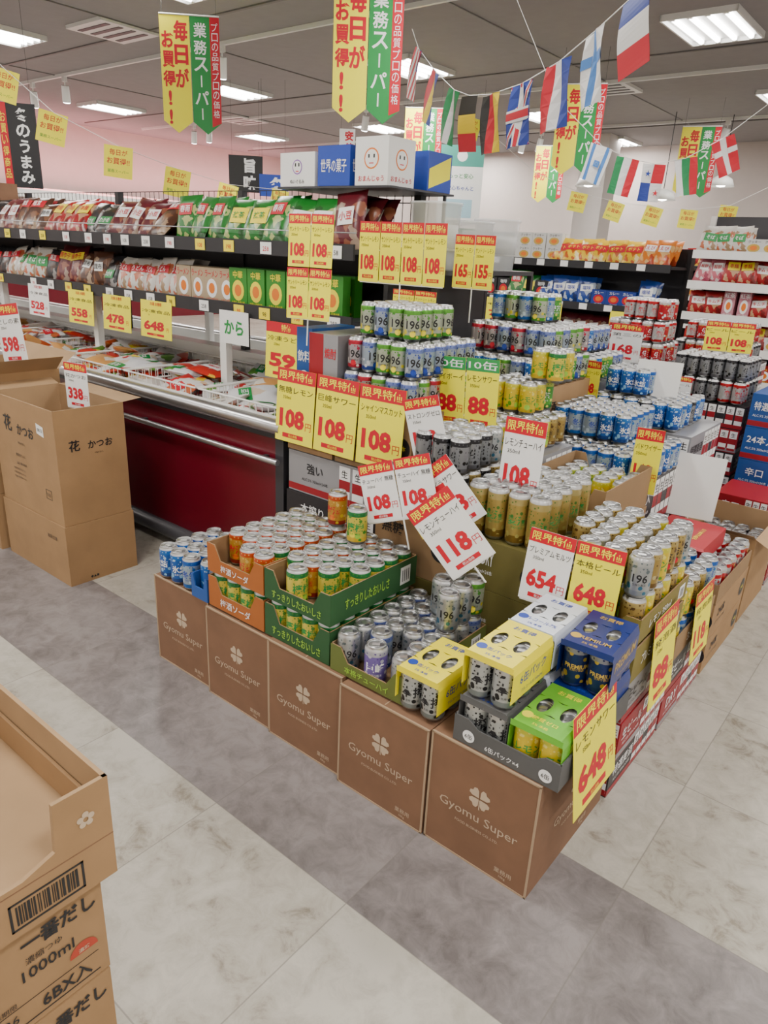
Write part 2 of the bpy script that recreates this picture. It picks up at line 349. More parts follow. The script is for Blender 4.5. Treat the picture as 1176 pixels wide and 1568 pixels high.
def carton(b,x0,x1,y0,y1,z0,z1,m=CARDT,open_=False):
    if not open_: b.box(x0,x1,y0,y1,z0,z1,m)
    else:
        h=z1-z0; b.box(x0+.001,x1-.001,y0+.001,y1-.001,z0,z0+.004,CARDI)
        f=[(0,h),(1,h)]
        wall(b,(x0,y0),(x1,y0),f,m,CARDI,.005,z0);wall(b,(x1,y0),(x1,y1),f,m,CARDI,.005,z0)
        wall(b,(x1,y1),(x0,y1),f,m,CARDI,.005,z0);wall(b,(x0,y1),(x0,y0),f,m,CARDI,.005,z0)
b=MB()
carton(b,-3.44,-2.86,1.385,1.72,0,.285)
carton(b,-3.43,-2.865,1.39,1.715,.287,.80,open_=True)
b.quad((-3.43,1.715,.8),(-2.865,1.715,.8),(-2.90,1.83,.80),(-3.40,1.83,.80),CARDI)
b.quad((-3.43,1.715,.8),(-3.43,1.39,.8),(-3.56,1.42,.86),(-3.56,1.69,.86),CARDI)
b.box(-3.42,-2.875,1.4,1.705,.55,.56,CARD)
b.M=face((-3.15,1.39,.60)); b.text('花',-.14,.08,.075,BLK,bold=.02);b.text('かつお',.02,.065,.05,BLK,bold=.02,maxw=.15); b.text('100g×20入',-.03,0,.016,BLK,bold=0);b.text('鰹節削りぶし',-.05,-.06,.014,BLK,bold=0);b.text('品名 風味原料',-.05,-.1,.014,BLK,bold=0)
for q in range(3): b.text('内容量 原材料名 かつお',-.08,-.13-.02*q,.010,BLK,bold=0)
b.quad((.13,.08,.001),(.19,.07,.001),(.19,.115,.001),(.13,.125,.001),WHITE); b.text('0812',.16,.098,.015,BLK,z=.002,bold=0)
b.box(.15,.2,-.212,-.21,.0,.001,BLK);b.box(.15,.2,-.17,-.168,.0,.001,BLK);b.box(.15,.152,-.21,-.17,0,.001,BLK);b.box(.198,.2,-.21,-.17,0,.001,BLK); b.text('取扱',.175,-.19,.016,BLK,bold=0)
b.M=face((-2.865,1.55,.62),90); b.text('花',-.08,0.02,.05,BLK,bold=.02);b.text('かつお',.04,.015,.035,BLK,bold=.02,maxw=.12);b.text('100g×20入',.03,-.025,.010,BLK,bold=0)
b.M=face((-3.15,1.385,.12)); b.text('取扱注意',.17,.09,.02,BLK,bold=0); b.M=face((-2.86,1.55,.02),90); b.text('◆▲■',-.05,0,.014,BLK)
b.M=Matrix(); b.obj('cardboard_carton')
b=MB(); carton(b,-4.05,-3.48,1.36,1.75,0,.285); carton(b,-4.05,-3.48,1.36,1.75,.287,.86,open_=True)
b.quad((-4.05,1.75,.86),(-3.48,1.75,.86),(-3.48,1.85,.93),(-4.05,1.85,.93),CARDI); b.quad((-3.48,1.38,.86),(-3.48,1.74,.86),(-3.40,1.74,.93),(-3.40,1.38,.93),CARDI); b.obj('cardboard_carton')
# ----- near left cartons + tray
b=MB()
b.box(-1.42,-.948,.04,.447,0,.219,CARDT); b.box(-1.43,-.950,.03,.449,.221,.440,CARDT)
for zc,xf in ((.33,-.9495),(.11,-.9475)):
    b.M=face((xf,.36,zc),90)
    b.text('一番だし',.01,.072,.036,BLK,bold=.03,maxw=.13,stretch=True); b.text('濃縮つゆ',-.02,.036,.015,BLK,bold=.0,maxw=.1)
    b.text('1000ml',-.015,.008,.024,BLK,bold=.01,maxw=.09); b.text('6BX入',.01,-.072,.034,BLK,bold=.02,maxw=.09); b.text('2026',-.1,-.07,.018,BLK,bold=0); b.text('賞味期限',-.1,-.04,.012,BLK,bold=0)
    b.box(-.14,.07,-.096,-.094,0.0005,.001,BLK); b.box(-.14,.07,-.05,-.049,0.0005,.001,BLK)
b.M=face((-.9495,.36,.31),90)
sr=mat('stamp_red',(.42,.05,.025),.7)
b.add([(.045+.026*math.cos(a*math.pi/12),-.01+.026*math.sin(a*math.pi/12),.0012) for a in range(13)],[tuple(range(13))],sr); b.text('濃縮',.045,-.002,.010,PRINT,z=.002)
b.M=Matrix(); b.obj('carton_stack')
b=MB(); z0=.442; x0,x1,y0,y1=-1.45,-.935,.02,.475
b.box(x0+.009,x1-.009,y0+.009,y1-.009,z0,z0+.088,CARDI)
f=[(0,.21),(1,.21)]
wall(b,(x1,y1),(x0,y1),f,CARDT,CARDI,.008,z0); wall(b,(x1,y0),(x1,y1),[(0,.10),(.66,.10),(.78,.118),(.79,.21),(1,.21)],CARDT,CARDI,.008,z0)
wall(b,(x0,y1),(x0,y0),f,CARDT,CARDI,.008,z0); wall(b,(x0,y0),(x1,y0),[(0,.2),(.2,.2),(.25,.095),(.75,.095),(.8,.2),(1,.2)],CARDT,CARDI,.008,z0)
b.box(x0+.03,x1-.03,y1-.016,y1-.0095,z0+.088,z0+.15,CARDT)
b.box(x1-.0005,x1+.0006,y0,y1,z0+.0885,z0+.0905,CARD)
b.M=face((x1,.355,z0+.042),90)
for q in ((-.062,.062,-.028,-.0245),(-.062,.062,.0245,.028),(-.062,-.058,-.028,.028),(.058,.062,-.028,.028)): b.box(*q,.0005,.0012,BLK)
xx=-.052
while xx<.05:
    w=random.choice((.0015,.003,.0045)); b.box(xx,xx+w,-.019,.019,.0005,.0012,BLK); xx+=w+random.choice((.002,.0035))
b.M=face((x1,.43,z0+.15),90); b.text('✿',0,0,.03,PRINT)
b.M=Matrix(); b.obj('open_cardboard_tray')
# ================================================================= CAN TRAYS ON FRONT ROW
ZB=.3465
ORT=mat('tray_orange',(.38,.11,.018),.7,var=.05); GRT=mat('tray_green',(.02,.085,.025),.7,var=.05); OLT=mat('tray_olive',(.12,.15,.03),.7,var=.05); GYT=mat('tray_grey',(.09,.09,.09),.7,var=.05); BLT=mat('tray_blue',(.015,.08,.32),.6); GDT=mat('tray_gold',(.19,.15,.03),.7,var=.05); REDT=mat('tray_red',(.38,.008,.018),.6); KRAFT=mat('tray_kraft',(.27,.165,.08),.8,var=.05)
def traycans(name,x0,x1,y0,y1,z,tm,kinds,nx,ny,h=.08,extra=(),miss=(),txt=None,tmat=WINK,inner=None):
    e=empty(name,(x0,y0,z)); b=MB(); tray(b,0,x1-x0,0,y1-y0,0,h,tm,inner or KRAFT)
    if txt:
        b.M=face(((x1-x0)/2,-.0005,h*.26)); b.text(txt,0,0,h*.26,tmat,maxw=(x1-x0)*.75)
        b.M=face((x1-x0+.0005,(y1-y0)/2,h*.5),90); b.text(txt,-.04,0,h*.34,tmat,maxw=(y1-y0)*.5); b.box(.12,.17,-h*.3,h*.3,0,.0008,WHITE); b.text('||||',.145,0,h*.4,BLK,maxw=.035)
    b.M=Matrix(); b.obj('tray',e)
    px=(x1-x0-.008)/nx; py=(y1-y0-.008)/ny
    n=0
    for j in range(ny):
        for i in range(nx):
            if (i,j) in miss: continue
            k=random.choice(kinds)
            inst(CAN[k],'can_%d'%n,e,T((.004+px*(i+.5),.004+py*(j+.5),.0035))@Rz(-1.+random.gauss(0,.3))); n+=1
    for (i,j,k,l) in extra:
        inst(CAN[k],'can_%d'%n,e,T((.004+px*(i+.5),.004+py*(j+.5),.0035+.1225*l))@Rz(-1.+random.gauss(0,.3))); n+=1
    return e
traycans('drink_can_tray',-1.768,-1.496,1.318,1.726,ZB,ORT,('gold','redcan','lemon'),4,6,h=.11,txt='梅酒ソーダ')
traycans('drink_can_tray',-1.768,-1.496,1.318,1.726,ZB+.127,ORT,('gold','gold','lemon'),4,6,h=.10,txt='梅酒ソーダ',extra=[(3,5,'gold',1)],miss=((0,0),(1,0)))
traycans('drink_can_tray',-1.490,-1.215,1.318,1.726,ZB,GRT,('lemon',),4,6,h=.11,txt='すっきりしたおいしさ',tmat=LIME)
traycans('drink_can_tray',-1.490,-1.215,1.318,1.726,ZB+.127,GRT,('lemon','lemon','gold'),4,6,h=.10,txt='すっきりしたおいしさ',tmat=LIME,extra=[(1,4,'lemon',1)],miss=((2,0),(3,0),(0,0),(3,1)))
traycans('drink_can_tray',-1.205,-.933,1.313,1.72,ZB,OLT,('silver','silver','s196b'),4,6,h=.085,txt='本格チューハイ',tmat=LIME,extra=[(3,3,'silver',1),(3,4,'silver',1),(3,5,'s196g',1),(2,5,'silver',1),(2,4,'silver',1)],miss=((1,0),(2,0),(2,1)))
e=bpy.data.objects['drink_can_tray.004']
inst(CAN['violet'],'can_v',e,T((.14,.035,.0035))@Rz(-.9))
e=empty('blue_can_group',(-2.075,1.32,.3465))
cans(e,0,0,0,3,4,('blue','blue','bluew'),p=.068)
b=MB(); tray(b,.215,.30,-.005,.13,0,.085,BLT,BLT); b.obj('small_tray',e)
inst(CAN['blue'],'can_x',e,T((.25,.05,.004))); inst(CAN['blue'],'can_y',e,T((.25,.17,.0)))
def sixpack(name,x0,y0,z,kind,sleeve,yaw=0,txt='6缶パック',tm=BLUE,acc=None):
    e=empty(name,(x0,y0,z)); e.rotation_euler=(0,0,R(yaw)); n=0
    for i in range(2):
        for j in range(3):
            inst(CAN[kind],'can_%d'%n,e,T((.034+.067*i,.034+.067*j,0))@Rz(-1.15+random.gauss(0,.15))); n+=1
    b=MB(); W=.135;D=.202;h=.1265
    hy0,hy1=.065,.137
    def holed(cx0,cx1):
        cx=(cx0+cx1)/2; cy=(hy0+hy1)/2; rx=.016; ry=.034; n_=16
        inner=[(cx+rx*math.cos(2*math.pi*i/n_),cy+ry*math.sin(2*math.pi*i/n_),h+.0015) for i in range(n_)]
        outer=[]
        for i in range(n_):
            c_,s_=math.cos(2*math.pi*i/n_),math.sin(2*math.pi*i/n_); hw=(cx1-cx0)/2; hh=(hy1-hy0)/2
            k=min(hw/abs(c_) if abs(c_)>1e-6 else 9,hh/abs(s_) if abs(s_)>1e-6 else 9); outer.append((cx+c_*k,cy+s_*k,h+.0015))
        b.add(inner+outer,[(i,(i+1)%n_,n_+(i+1)%n_,n_+i) for i in range(n_)],sleeve)
    holed(.006,W/2); holed(W/2,W-.006)
    b.box(.006,W-.006,.0,hy0,h,h+.0015,sleeve); b.box(.006,W-.006,hy1,D,h,h+.0015,sleeve)
    b.quad((.006,0,h+.001),(.006,D,h+.001),(-.001,D,.105),(-.001,0,.105),sleeve)
    b.quad((W-.006,0,h+.001),(W-.006,D,h+.001),(W+.001,D,.105),(W+.001,0,.105),sleeve)
    b.box(W,W+.001,0,D,.03,.105,sleeve) ; b.box(-.001,0,0,D,.03,.105,sleeve)
    for cx in (.034,.101):
        b.quad((cx-.034,-.001,h+.001),(cx+.034,-.001,h+.001),(cx+.033,-.002,.112),(cx-.033,-.002,.112),sleeve)
    b.M=T((W/2,.032,h+.0016)); b.text(txt,0,.008,.016,tm,maxw=.1,z=.0005); b.text('5% 本格',0,-.016,.011,tm,maxw=.08,z=.0005)
    b.M=T((W/2,.17,h+.0016)); b.text('お買得',0,.004,.02,tm,maxw=.09,z=.0005)
    if acc: b.disc(-.045,-.13,.014,acc,z=.0004)
    b.M=face((W+.001,D/2,.07),90); b.text(txt,0,.012,.028,tm,maxw=.17,z=.0005); b.text('アルコール分 350ml×6',0,-.022,.010,tm,maxw=.17,z=.0005,bold=0); b.M=Matrix()
    b.obj('sleeve',e); return e
SY=mat('sleeve_yellow',(.84,.72,.008),.4); SB=mat('sleeve_navy',(.004,.02,.16),.35); SG=mat('sleeve_green',(.14,.45,.03),.4); SW=mat('sleeve_white',(.68,.73,.80),.4)
sixpack('six_pack_cans',-.955,1.30,.3465,'strong',SY,acc=BLUE)
e=empty('six_pack_tray',(-.763,1.295,.3465)); b=MB(); tray(b,0,.29,0,.415,0,.075,GYT,GYT,low=.75)
b.M=face((.14,-.0005,.02)); b.text('6缶パック×4',0,0,.016,WINK,maxw=.12)
for cx in (.045,.255):
    b.M=face((cx,-.0005,.028)); b.disc(0,0,.017,WINK); b.text('6缶',0,0,.014,BLK,z=.001)
b.M=Matrix(); b.obj('tray',e)
sixpack('six_pack_cans',-.757,1.302,.3505,'strong',GYT)
sixpack('six_pack_cans',-.615,1.302,.3505,'yellow',SG,txt='糖質ゼロ',tm=YEL,acc=YEL)
sixpack('six_pack_cans',-.757,1.506,.3505,'strong',SW)
sixpack('six_pack_cans',-.615,1.506,.3505,'navy',SB)
sixpack('six_pack_cans',-.757,1.302,.4785,'strong',SY,acc=BLUE)
sixpack('six_pack_cans',-.757,1.510,.4785,'strong',SW,txt='アルコール7%',acc=BLUE)
sixpack('six_pack_cans',-.607,1.512,.4785,'navy',SB,txt='PREMIUM',tm=GOLD,yaw=3,acc=GOLD)
# ================================================================= TERRACES
CB=[mat('case_black',(.018,.016,.02),.4),mat('case_red',(.29,.005,.014),.45),mat('case_silver',(.30,.30,.32),.35,.3),mat('case_blue',(.01,.07,.28),.42),KRAFT,mat('case_olive',(.13,.11,.028),.6),CARDT]
def case_stack(name,x0,x1,y0,y1,z0,z1,n,cols,txts=('生ビール','辛口','24本入','350ml','特選麦酒','DRY'),tm=None,art=True):
    b=MB(); h=(z1-z0)/n
    for k in range(n):
        m=cols[k%len(cols)]; o=random.uniform(-.004,.004); za=z0+k*h+.001; zb=z0+(k+1)*h-.001
        b.box(x0+o,x1+o,y0+o,y1+o,za,zb,m)
        for yaw,c,w in ((0,((x0+x1)/2+o,y0+o,(za+zb)/2),x1-x0),(90,(x1+o,(y0+y1)/2+o,(za+zb)/2),y1-y0)):
            b.M=face(c,yaw)
            t=tm or (WINK if m in (CB[0],CB[1],CB[3],CB[5]) else BLK)
            if m in CB[:4]: b.quad((-w*.5,-h*.46,.0006),(w*.5,-h*.46,.0006),(w*.5,-h*.3,.0006),(-w*.5,-h*.3,.0006),CB[1] if m!=CB[1] else CB[2])
            th=min(h*.3,.045)
            b.text(random.choice(txts),-w*.26,h*.14,th,t,maxw=w*.38)
            b.text('ALC.5% 350ml×24本',-w*.26,-h*.14,th*.35,t,maxw=w*.38,bold=0)
            if m in CB[4:]: b.disc(w*.38,h*.0,min(h*.28,.04),DARK); b.text('24本',w*.38,0,min(h*.14,.02),YI,z=.001)
            elif art:
                nq=5
                for q in range(nq):
                    s=min(w*.045,h*.2); cx=w*.0+q*w*.11
                    b.box(cx-s,cx+s,-h*.40,h*.44,.0007,.0012,WINK); b.box(cx-s,cx+s,-h*.12,h*.12,.0012,.0016,(CB[1],CB[1],CB[0])[q%3]); b.text('生',cx,h*.27,h*.18,BLK,z=.002,maxw=s*1.6); b.box(cx-s,cx+s,-h*.40,-h*.3,.0012,.0016,CB[1])
            b.M=Matrix()
    return b.obj(name)
def block(name,x0,x1,y0,y1,z1,n,cols,**kw): return case_stack(name,x0,x1,y0,y1,0,z1,n,cols,**kw)
block('beer_case_stack',-.80,-.495,1.765,2.17,.395,3,[CB[0],CB[1],CB[2]])
traycans('drink_can_tray',-.80,-.495,1.765,2.17,.396,GDT,('golddk',),4,6,h=.11,txt='プレミアム 350ml')
traycans('drink_can_tray',-.80,-.495,1.765,2.17,.521,GDT,('yellow','golddk'),4,6,h=.075,txt='レモン 350ml',extra=[(i,j,('golddk','golddk','yellow','silver','golddk')[(i+2*j)%5],1) for i in range(4) for j in range(6) if not (i==0 and j<2)])
block('beer_case_stack',-1.11,-.81,1.80,2.19,.665,4,[CB[5],CB[5]],txts=('EXTRA DRY','350ml','196'))
e=empty('tall_can_group',(-1.11,1.81,.667)); cans(e,0,0,0,4,5,('goldtall',),p=.07)
block('beer_case_stack',-1.44,-1.125,1.78,2.19,.70,3,[CB[2],CB[5],CB[4]],txts=('196','無糖','JPZ'),art=False)
e=empty('can_group',(-1.42,1.79,.702)); cans(e,0,0,0,4,5,('silver','greyblk','golddk')); cans(e,.07,.05,.123,3,4,('silver','greyblk'))
# tower with A4 cards
case_stack('beer_case_stack',-2.09,-1.46,1.985,2.5,0,.70,4,[CB[0],CB[1],CB[0],CB[2]],txts=('強い','本搾り','生ビール'))
case_stack('cardboard_case_stack',-2.09,-1.84,1.99,2.5,.702,.93,1,[CARDT],txts=('果汁',))
case_stack('cardboard_case_stack',-1.83,-1.46,1.99,2.5,.702,.938,1,[CB[4],CB[4]],txts=('果汁','1.8L'))
e=empty('can_group',(-1.815,1.995,.94)); cans(e,0,0,0,5,7,('s196r','s196b','s196g')); cans(e,0,0.02,.123,5,6,('s196r','s196b','s196g','s196g','s196b'),cols=True); cans(e,.01,.07,.246,4,4,('s196b','s196g','s196g'))
b=MB(); b.box(-2.085,-2.0,2.03,2.28,.932,1.19,CB[3]); b.M=face((-2.043,2.03,1.08)); b.text('飲料',0,0,.045,WINK,maxw=.07);b.disc(0,-.08,.025,WINK); b.M=Matrix(); b.box(-1.995,-1.845,2.01,2.30,.932,1.18,CB[2]); b.M=face((-1.92,2.01,1.06)); b.box(-.075,.0,-.12,.12,0.0003,.0009,CB[1]); b.text('焼酎',0.037,.05,.04,RED,maxw=.06); b.text('20本',0.037,-.05,.03,BLK,maxw=.06); b.M=Matrix(); b.obj('drink_carton_pair')
# Row 3
block('beer_case_stack',-.80,-.495,2.19,2.62,.27,2,[CB[1],CB[0]])
traycans('drink_can_tray',-.80,-.495,2.19,2.62,.271,KRAFT,('bluew','yellow'),4,6,h=.09,extra=[(i,j,('yellow','golddk','bluew')[(j//2)%3],1) for i in range(4) for j in range(6)],txt='350ml')
block('beer_case_stack',-1.12,-.81,2.21,2.64,.62,3,[CB[4],CB[6],CB[4]],txts=('EXTRA','24本'))
traycans('drink_can_tray',-1.12,-.81,2.21,2.64,.621,KRAFT,('yellow','green'),4,6,h=.155,miss=((2,0),(3,0),(2,1),(3,1),(3,2),(2,2)))
block('beer_case_stack',-1.45,-1.13,2.21,2.62,.80,3,[CB[4],CB[5],CB[2]])
e=empty('can_group',(-1.43,2.22,.802)); cans(e,0,0,0,4,6,('yellow','golddk','yellow')); cans(e,.0,.2,.123,3,3,('yellow','green')); cans(e,.135,.27,.246,2,2,('yellow','lemon'))
# Row 4
block('beer_case_stack',-.80,-.495,2.66,3.16,.30,2,[CARDT,CARDT],txts=('24本',))
traycans('drink_can_tray',-.80,-.495,2.66,3.14,.302,KRAFT,('redcan','redfull'),4,7,h=.08)
b=MB(); b.box(-.80,-.58,2.67,2.98,.432,.50,REDT); b.quad((-.80,2.67,.501),(-.58,2.67,.501),(-.56,2.60,.515),(-.80,2.60,.515),REDT); b.M=T((-.69,2.82,.5005))@Rz(R(90)); b.text('大容量パック',0,0.02,.045,WINK,maxw=.24); b.text('お得な30本入り',0,-.05,.02,YI,maxw=.24); b.M=Matrix(); b.obj('red_package')
block('beer_case_stack',-1.33,-.87,2.68,3.2,.66,3,[CB[3],CB[2],CB[0]])
e=empty('can_group',(-1.33,2.69,.662)); cans(e,0,0,0,7,7,('bluew','blue','silver')); cans(e,0,.13,.123,5,5,('bluew','blue','bluew'))
case_stack('beer_case_stack',-1.75,-1.35,2.66,3.25,0,.97,4,[CB[4],CB[2],CB[5],CB[6]])
e=empty('can_group',(-1.75,2.66,.972)); cans(e,0,0,0,6,8,('s196b','s196g','green','blue')); cans(e,.0,.1,.123,6,6,('s196b','s196g','s196r','s196b')); cans(e,.0,.26,.246,4,3,('green','s196g','bluew'))
case_stack('beer_case_stack',-1.33,-.85,3.24,3.7,0,.78,4,[CB[0],CB[1],CB[3],CB[2]])
e=empty('can_group',(-1.33,3.25,.782)); cans(e,0,0,0,6,6,('bluew','greyblk','blue')); cans(e,0.02,.05,.123,3,3,('bluew','blue'))
case_stack('beer_case_stack',-1.85,-1.36,3.28,3.8,0,.93,4,[CB[4],CB[2]])
e=empty('can_group',(-1.85,3.3,.932)); cans(e,0,0,0,7,6,('blue','s196b','green')); cans(e,.06,.1,.123,5,4,('blue','bluew','s196b','green'))
b=MB(); carton(b,-.82,-.5,3.22,3.68,0,.40,CARDT,True); b.quad((-.5,3.22,.40),(-.5,3.68,.40),(-.42,3.68,.36),(-.42,3.22,.36),CARDI); b.quad((-.82,3.22,.40),(-.5,3.22,.40),(-.5,3.14,.44),(-.82,3.14,.44),CARDI); b.obj('cardboard_carton')
e=empty('can_group',(-.80,3.24,.2)); cans(e,0,0,0,4,6,('greyblk','redfull'))
b=MB(); b.box(-.80,-.52,3.24,3.66,.01,.198,CARD); b.obj('cardboard_box')
# back piles
case_stack('beer_case_stack',-1.30,-.86,4.2,4.65,0,.78,6,[CB[0],CB[1],CB[0]])
e=empty('can_group',(-1.29,4.2,.782)); cans(e,0,0,0,6,5,('greyblk','redcan')); cans(e,.0,0.02,.123,6,4,('greyblk',))
case_stack('beer_case_stack',-.82,-.45,4.1,4.5,0,.88,5,[CB[3]])
case_stack('beer_case_stack',-1.8,-1.34,4.3,4.75,0,.92,6,[CB[0],CB[2]])
e=empty('can_group',(-1.8,4.3,.922)); cans(e,0,0,0,6,5,('redcan','redfull')); cans(e,0.05,0.02,.123,5,4,('redfull','redcan')); cans(e,0.12,0.05,.246,4,3,('redcan','redfull'))
case_stack('beer_case_stack',-2.3,-1.86,4.1,4.6,0,1.0,5,[CB[2],CB[4]])
case_stack('beer_case_stack',-.82,-.5,3.74,4.05,0,.42,3,[CB[1],CB[0]])
case_stack('beer_case_stack',-1.55,-1.05,5.0,5.45,0,.9,6,[CB[1],CB[2],CB[0]])
e=empty('can_group',(-1.55,5.0,.902)); cans(e,0,0,0,7,5,('redfull','greyblk')); cans(e,0.05,0.04,.123,6,4,('redfull','redcan'))
# ================================================================= PRICE CARDS
GH=mat('header_green',(.02,.28,.06),.5)
def cardgeo(b,w,h,bg,price,name='チューハイ',head=RED,hcol=YEL,htxt='限界特価',sub='350ml'):
    b.box(-w/2,w/2,-h/2,h/2,-.0015,0,bg)
    if head:
        b.box(-w/2,w/2,h*.32,h/2,0.0001,.0006,head); b.text(htxt,0,h*.41,h*.12,hcol,maxw=w*.88,z=.001,bold=.01,stretch=(w<h))
    b.text(name,0,h*.215,h*.09,BLK,maxw=w*.9,z=.0008,bold=.0,stretch=True)
    b.text(sub,-w*.22,h*.11,h*.045,BLK,maxw=w*.45,z=.0008,bold=0)
    b.text(price,-w*.07,-h*.17,h*.26,RED,maxw=w*.66,z=.0008,bold=.045,stretch=True)
    b.text('円',w*.37,-h*.24,h*.11,RED,maxw=w*.16,z=.0008,bold=.0)
    b.box(-w*.3,w*.25,-h*.44,-h*.38,0.0001,.0006,RED); b.text('税込価格',-w*.02,-h*.41,h*.04,bg,maxw=w*.5,z=.0012,bold=0)
def cards(name,loc,yaw,specs,w,h,tilt=0,roll=0,gap=.004,cols=None,pole=None):
    cols=cols or len(specs); rows=(len(specs)+cols-1)//cols
    b=MB()
    for k,sp in enumerate(specs):
        i=k%cols; r=k//cols
        b.M=T(((i-(cols-1)/2)*(w+gap),((rows-1)/2-r)*(h+gap),0))@Rz(R(random.uniform(-1,1)))
        cardgeo(b,w,h,**sp)
    b.M=Matrix()
    if pole:
        b.cyl((0,-h*rows/2,-.004),(0,-h*rows/2-pole,-.004),.003,WPL,6); b.box(-w*cols/2,w*cols/2,-h*rows/2-.004,-h*rows/2+.006,-.004,-.0015,WPL)
    return b.obj(name,None,face(loc,yaw,tilt,roll))
Yc=lambda p,n='サントリー レモン',**k:dict(bg=YEL,price=p,name=n,**k)
Wc=lambda p,n='チューハイ 無糖',**k:dict(bg=WHITE,price=p,name=n,**k)
cards('price_sign',(-1.81,1.968,.885),0,[Yc('108','無糖レモン'),Yc('108','巨峰サワー'),Yc('108','シャインマスカット')],.213,.295,tilt=-4,gap=.008)
cards('price_sign',(-1.99,2.0,1.415),8,[Yc('108')]*4,.100,.185,cols=2,pole=.1,tilt=-3)
cards('price_sign',(-1.84,2.36,1.48),6,[Yc('108')]*4,.098,.23,pole=.12)
cards('price_sign',(-1.77,2.37,1.29),6,[Yc('108')]*2,.098,.11,pole=.05)
cards('price_sign',(-1.69,2.66,1.46),6,[Yc('165'),Yc('155')],.09,.21,pole=.14)
cards('price_sign',(-1.38,2.19,1.02),4,[Yc('88','ハイボーイ',head=GH,hcol=WINK,htxt='10缶'),Yc('88','レモンサワー',head=GH,hcol=WINK,htxt='10缶')],.13,.25,pole=.1,roll=3)
cards('price_sign',(-.99,1.93,.895),5,[Wc('108','レモンチューハイ')],.135,.27,pole=.05,tilt=-3)
cards('price_sign',(-1.29,1.70,.785),8,[Wc('108'),Wc('108')],.13,.19,roll=20,tilt=-8,pole=.1)
cards('price_sign',(-1.31,1.86,.955),10,[Wc('103','ストロングゼロ')],.13,.20,roll=16,pole=.1)
cards('price_sign',(-1.03,1.62,.735),25,[Wc('118','レモンチューハイ')],.15,.235,roll=42,tilt=-10,pole=.06)
cards('price_sign',(-1.12,1.75,.80),15,[Wc('88','ぶどうサワー')],.12,.22,roll=44,tilt=-5)
cards('price_sign',(-1.17,1.73,.735),15,[Yc('80','ぶどう')],.16,.12,roll=40,tilt=-5)
cards('price_sign',(-.70,1.74,.668),6,[Wc('654','プレミアムモルツ'),Yc('648','本格ビール')],.134,.215,roll=-1,tilt=-6,gap=.006,pole=.02)
cards('price_sign',(-.462,1.47,.38),90,[Yc('648','レモンサワー')],.25,.28,tilt=-8)
cards('price_sign',(-.472,1.97,.41),90,[Yc('88','発泡酒')],.2,.29,tilt=-5)
cards('price_sign',(-.478,2.41,.345),90,[Yc('118','発泡酒')],.2,.26,tilt=-5)
cards('price_sign',(-.84,2.645,.79),10,[Yc('163','バドワイザー')],.10,.25,pole=.1)
b=MB(); b.box(-.1,.1,-.14,.14,-.002,0,WHITE); b.cyl((0,-.14,-.004),(0,-.26,-.004),.003,WPL,6); b.obj('blank_sign',None,face((-.78,3.19,.58),20,-6,-3))
b=MB(); b.box(-.10,.10,-.10,.10,-.002,0,WHITE); b.obj('blank_sign',None,face((-1.10,3.42,.965),25,-4,-2))
cards('price_sign',(-1.48,3.95,1.07),10,[Wc('168','第三の')],.17,.20,pole=.1)
cards('price_sign',(-1.68,3.84,1.06),10,[Wc('168')],.14,.20,pole=.1)
cards('price_sign',(-1.44,3.22,.955),5,[Yc('108')]*3,.088,.19,pole=.05)
cards('price_sign',(-1.12,4.62,1.10),10,[Yc('108','ビール'),Yc('108','ビール')],.13,.17,pole=.1)
cards('price_sign',(-1.16,3.86,.87),10,[Yc('108','ビール'),Wc('108','ビール')],.09,.15,pole=.1)
cards('price_sign',(-3.0,1.58,.865),12,[Wc('338','花かつお')],.14,.20,pole=.15)
cards('price_sign',(-3.62,1.6,1.02),8,[Wc('598','だしの素')],.2,.28,pole=.2,roll=8)
# ================================================================= FREEZER
FX0,FX1,FY0,FYM,FY1=-9.0,-2.13,2.0,2.88,3.76
b=MB()
b.box(FX0,FX1,FY0+.06,FY1-.06,0,.12,DARK)
for ya,yb in ((FY0,FY0+.05),(FY1-.05,FY1)): b.box(FX0,FX1-.05,ya,yb,.10,.74,MAROON)
for x in (-3.5,-4.9,-6.3,-7.7): b.box(x-.003,x+.003,FY0-.001,FY0,.1,.74,DARK)
b.box(FX1-.05,FX1,FY0-.002,FY1+.002,.08,.80,DGREY); b.box(FX0-.01,FX0+.05,FY0-.002,FY1+.002,.08,.80,DGREY)
for y in (FY0,FY1):
    s=-1 if y==FY0 else 1
    b.cyl((FX0,y+s*.012,.775),(FX1+.01,y+s*.012,.775),.032,STEEL,14)
    b.box(FX0,FX1,min(y,y+s*.02),max(y,y+s*.02),.725,.755,DARK)
    b.cyl((FX0,y+s*.035,.63),(FX1,y+s*.035,.63),.014,STEEL,10)
    b.cyl((FX0,y+s*.01,.075),(FX1,y+s*.01,.075),.04,mat('kick_bumper',(.1,.1,.11),.35,.4),12)
    x=FX1-.1
    while x>FX0: b.box(x-.01,x+.01,min(y,y+s*.035),max(y,y+s*.035),.62,.64,DARK); x-=.9
b.box(FX0+.05,FX1-.05,FY0+.05,FY1-.05,.40,.42,WPL)
for ya,yb in ((FY0+.05,FY0+.08),(FY1-.08,FY1-.05),(FYM-.04,FYM+.04)): b.box(FX0+.05,FX1-.05,ya,yb,.42,.79 if yb<FYM-.05 or ya>FYM else .86,WPL)
b.box(FX0+.05,FX1-.05,FYM-.06,FYM+.06,.85,.88,WPL)
b.obj('chest_freezer')
b=MB()
x=FX1-.08; 
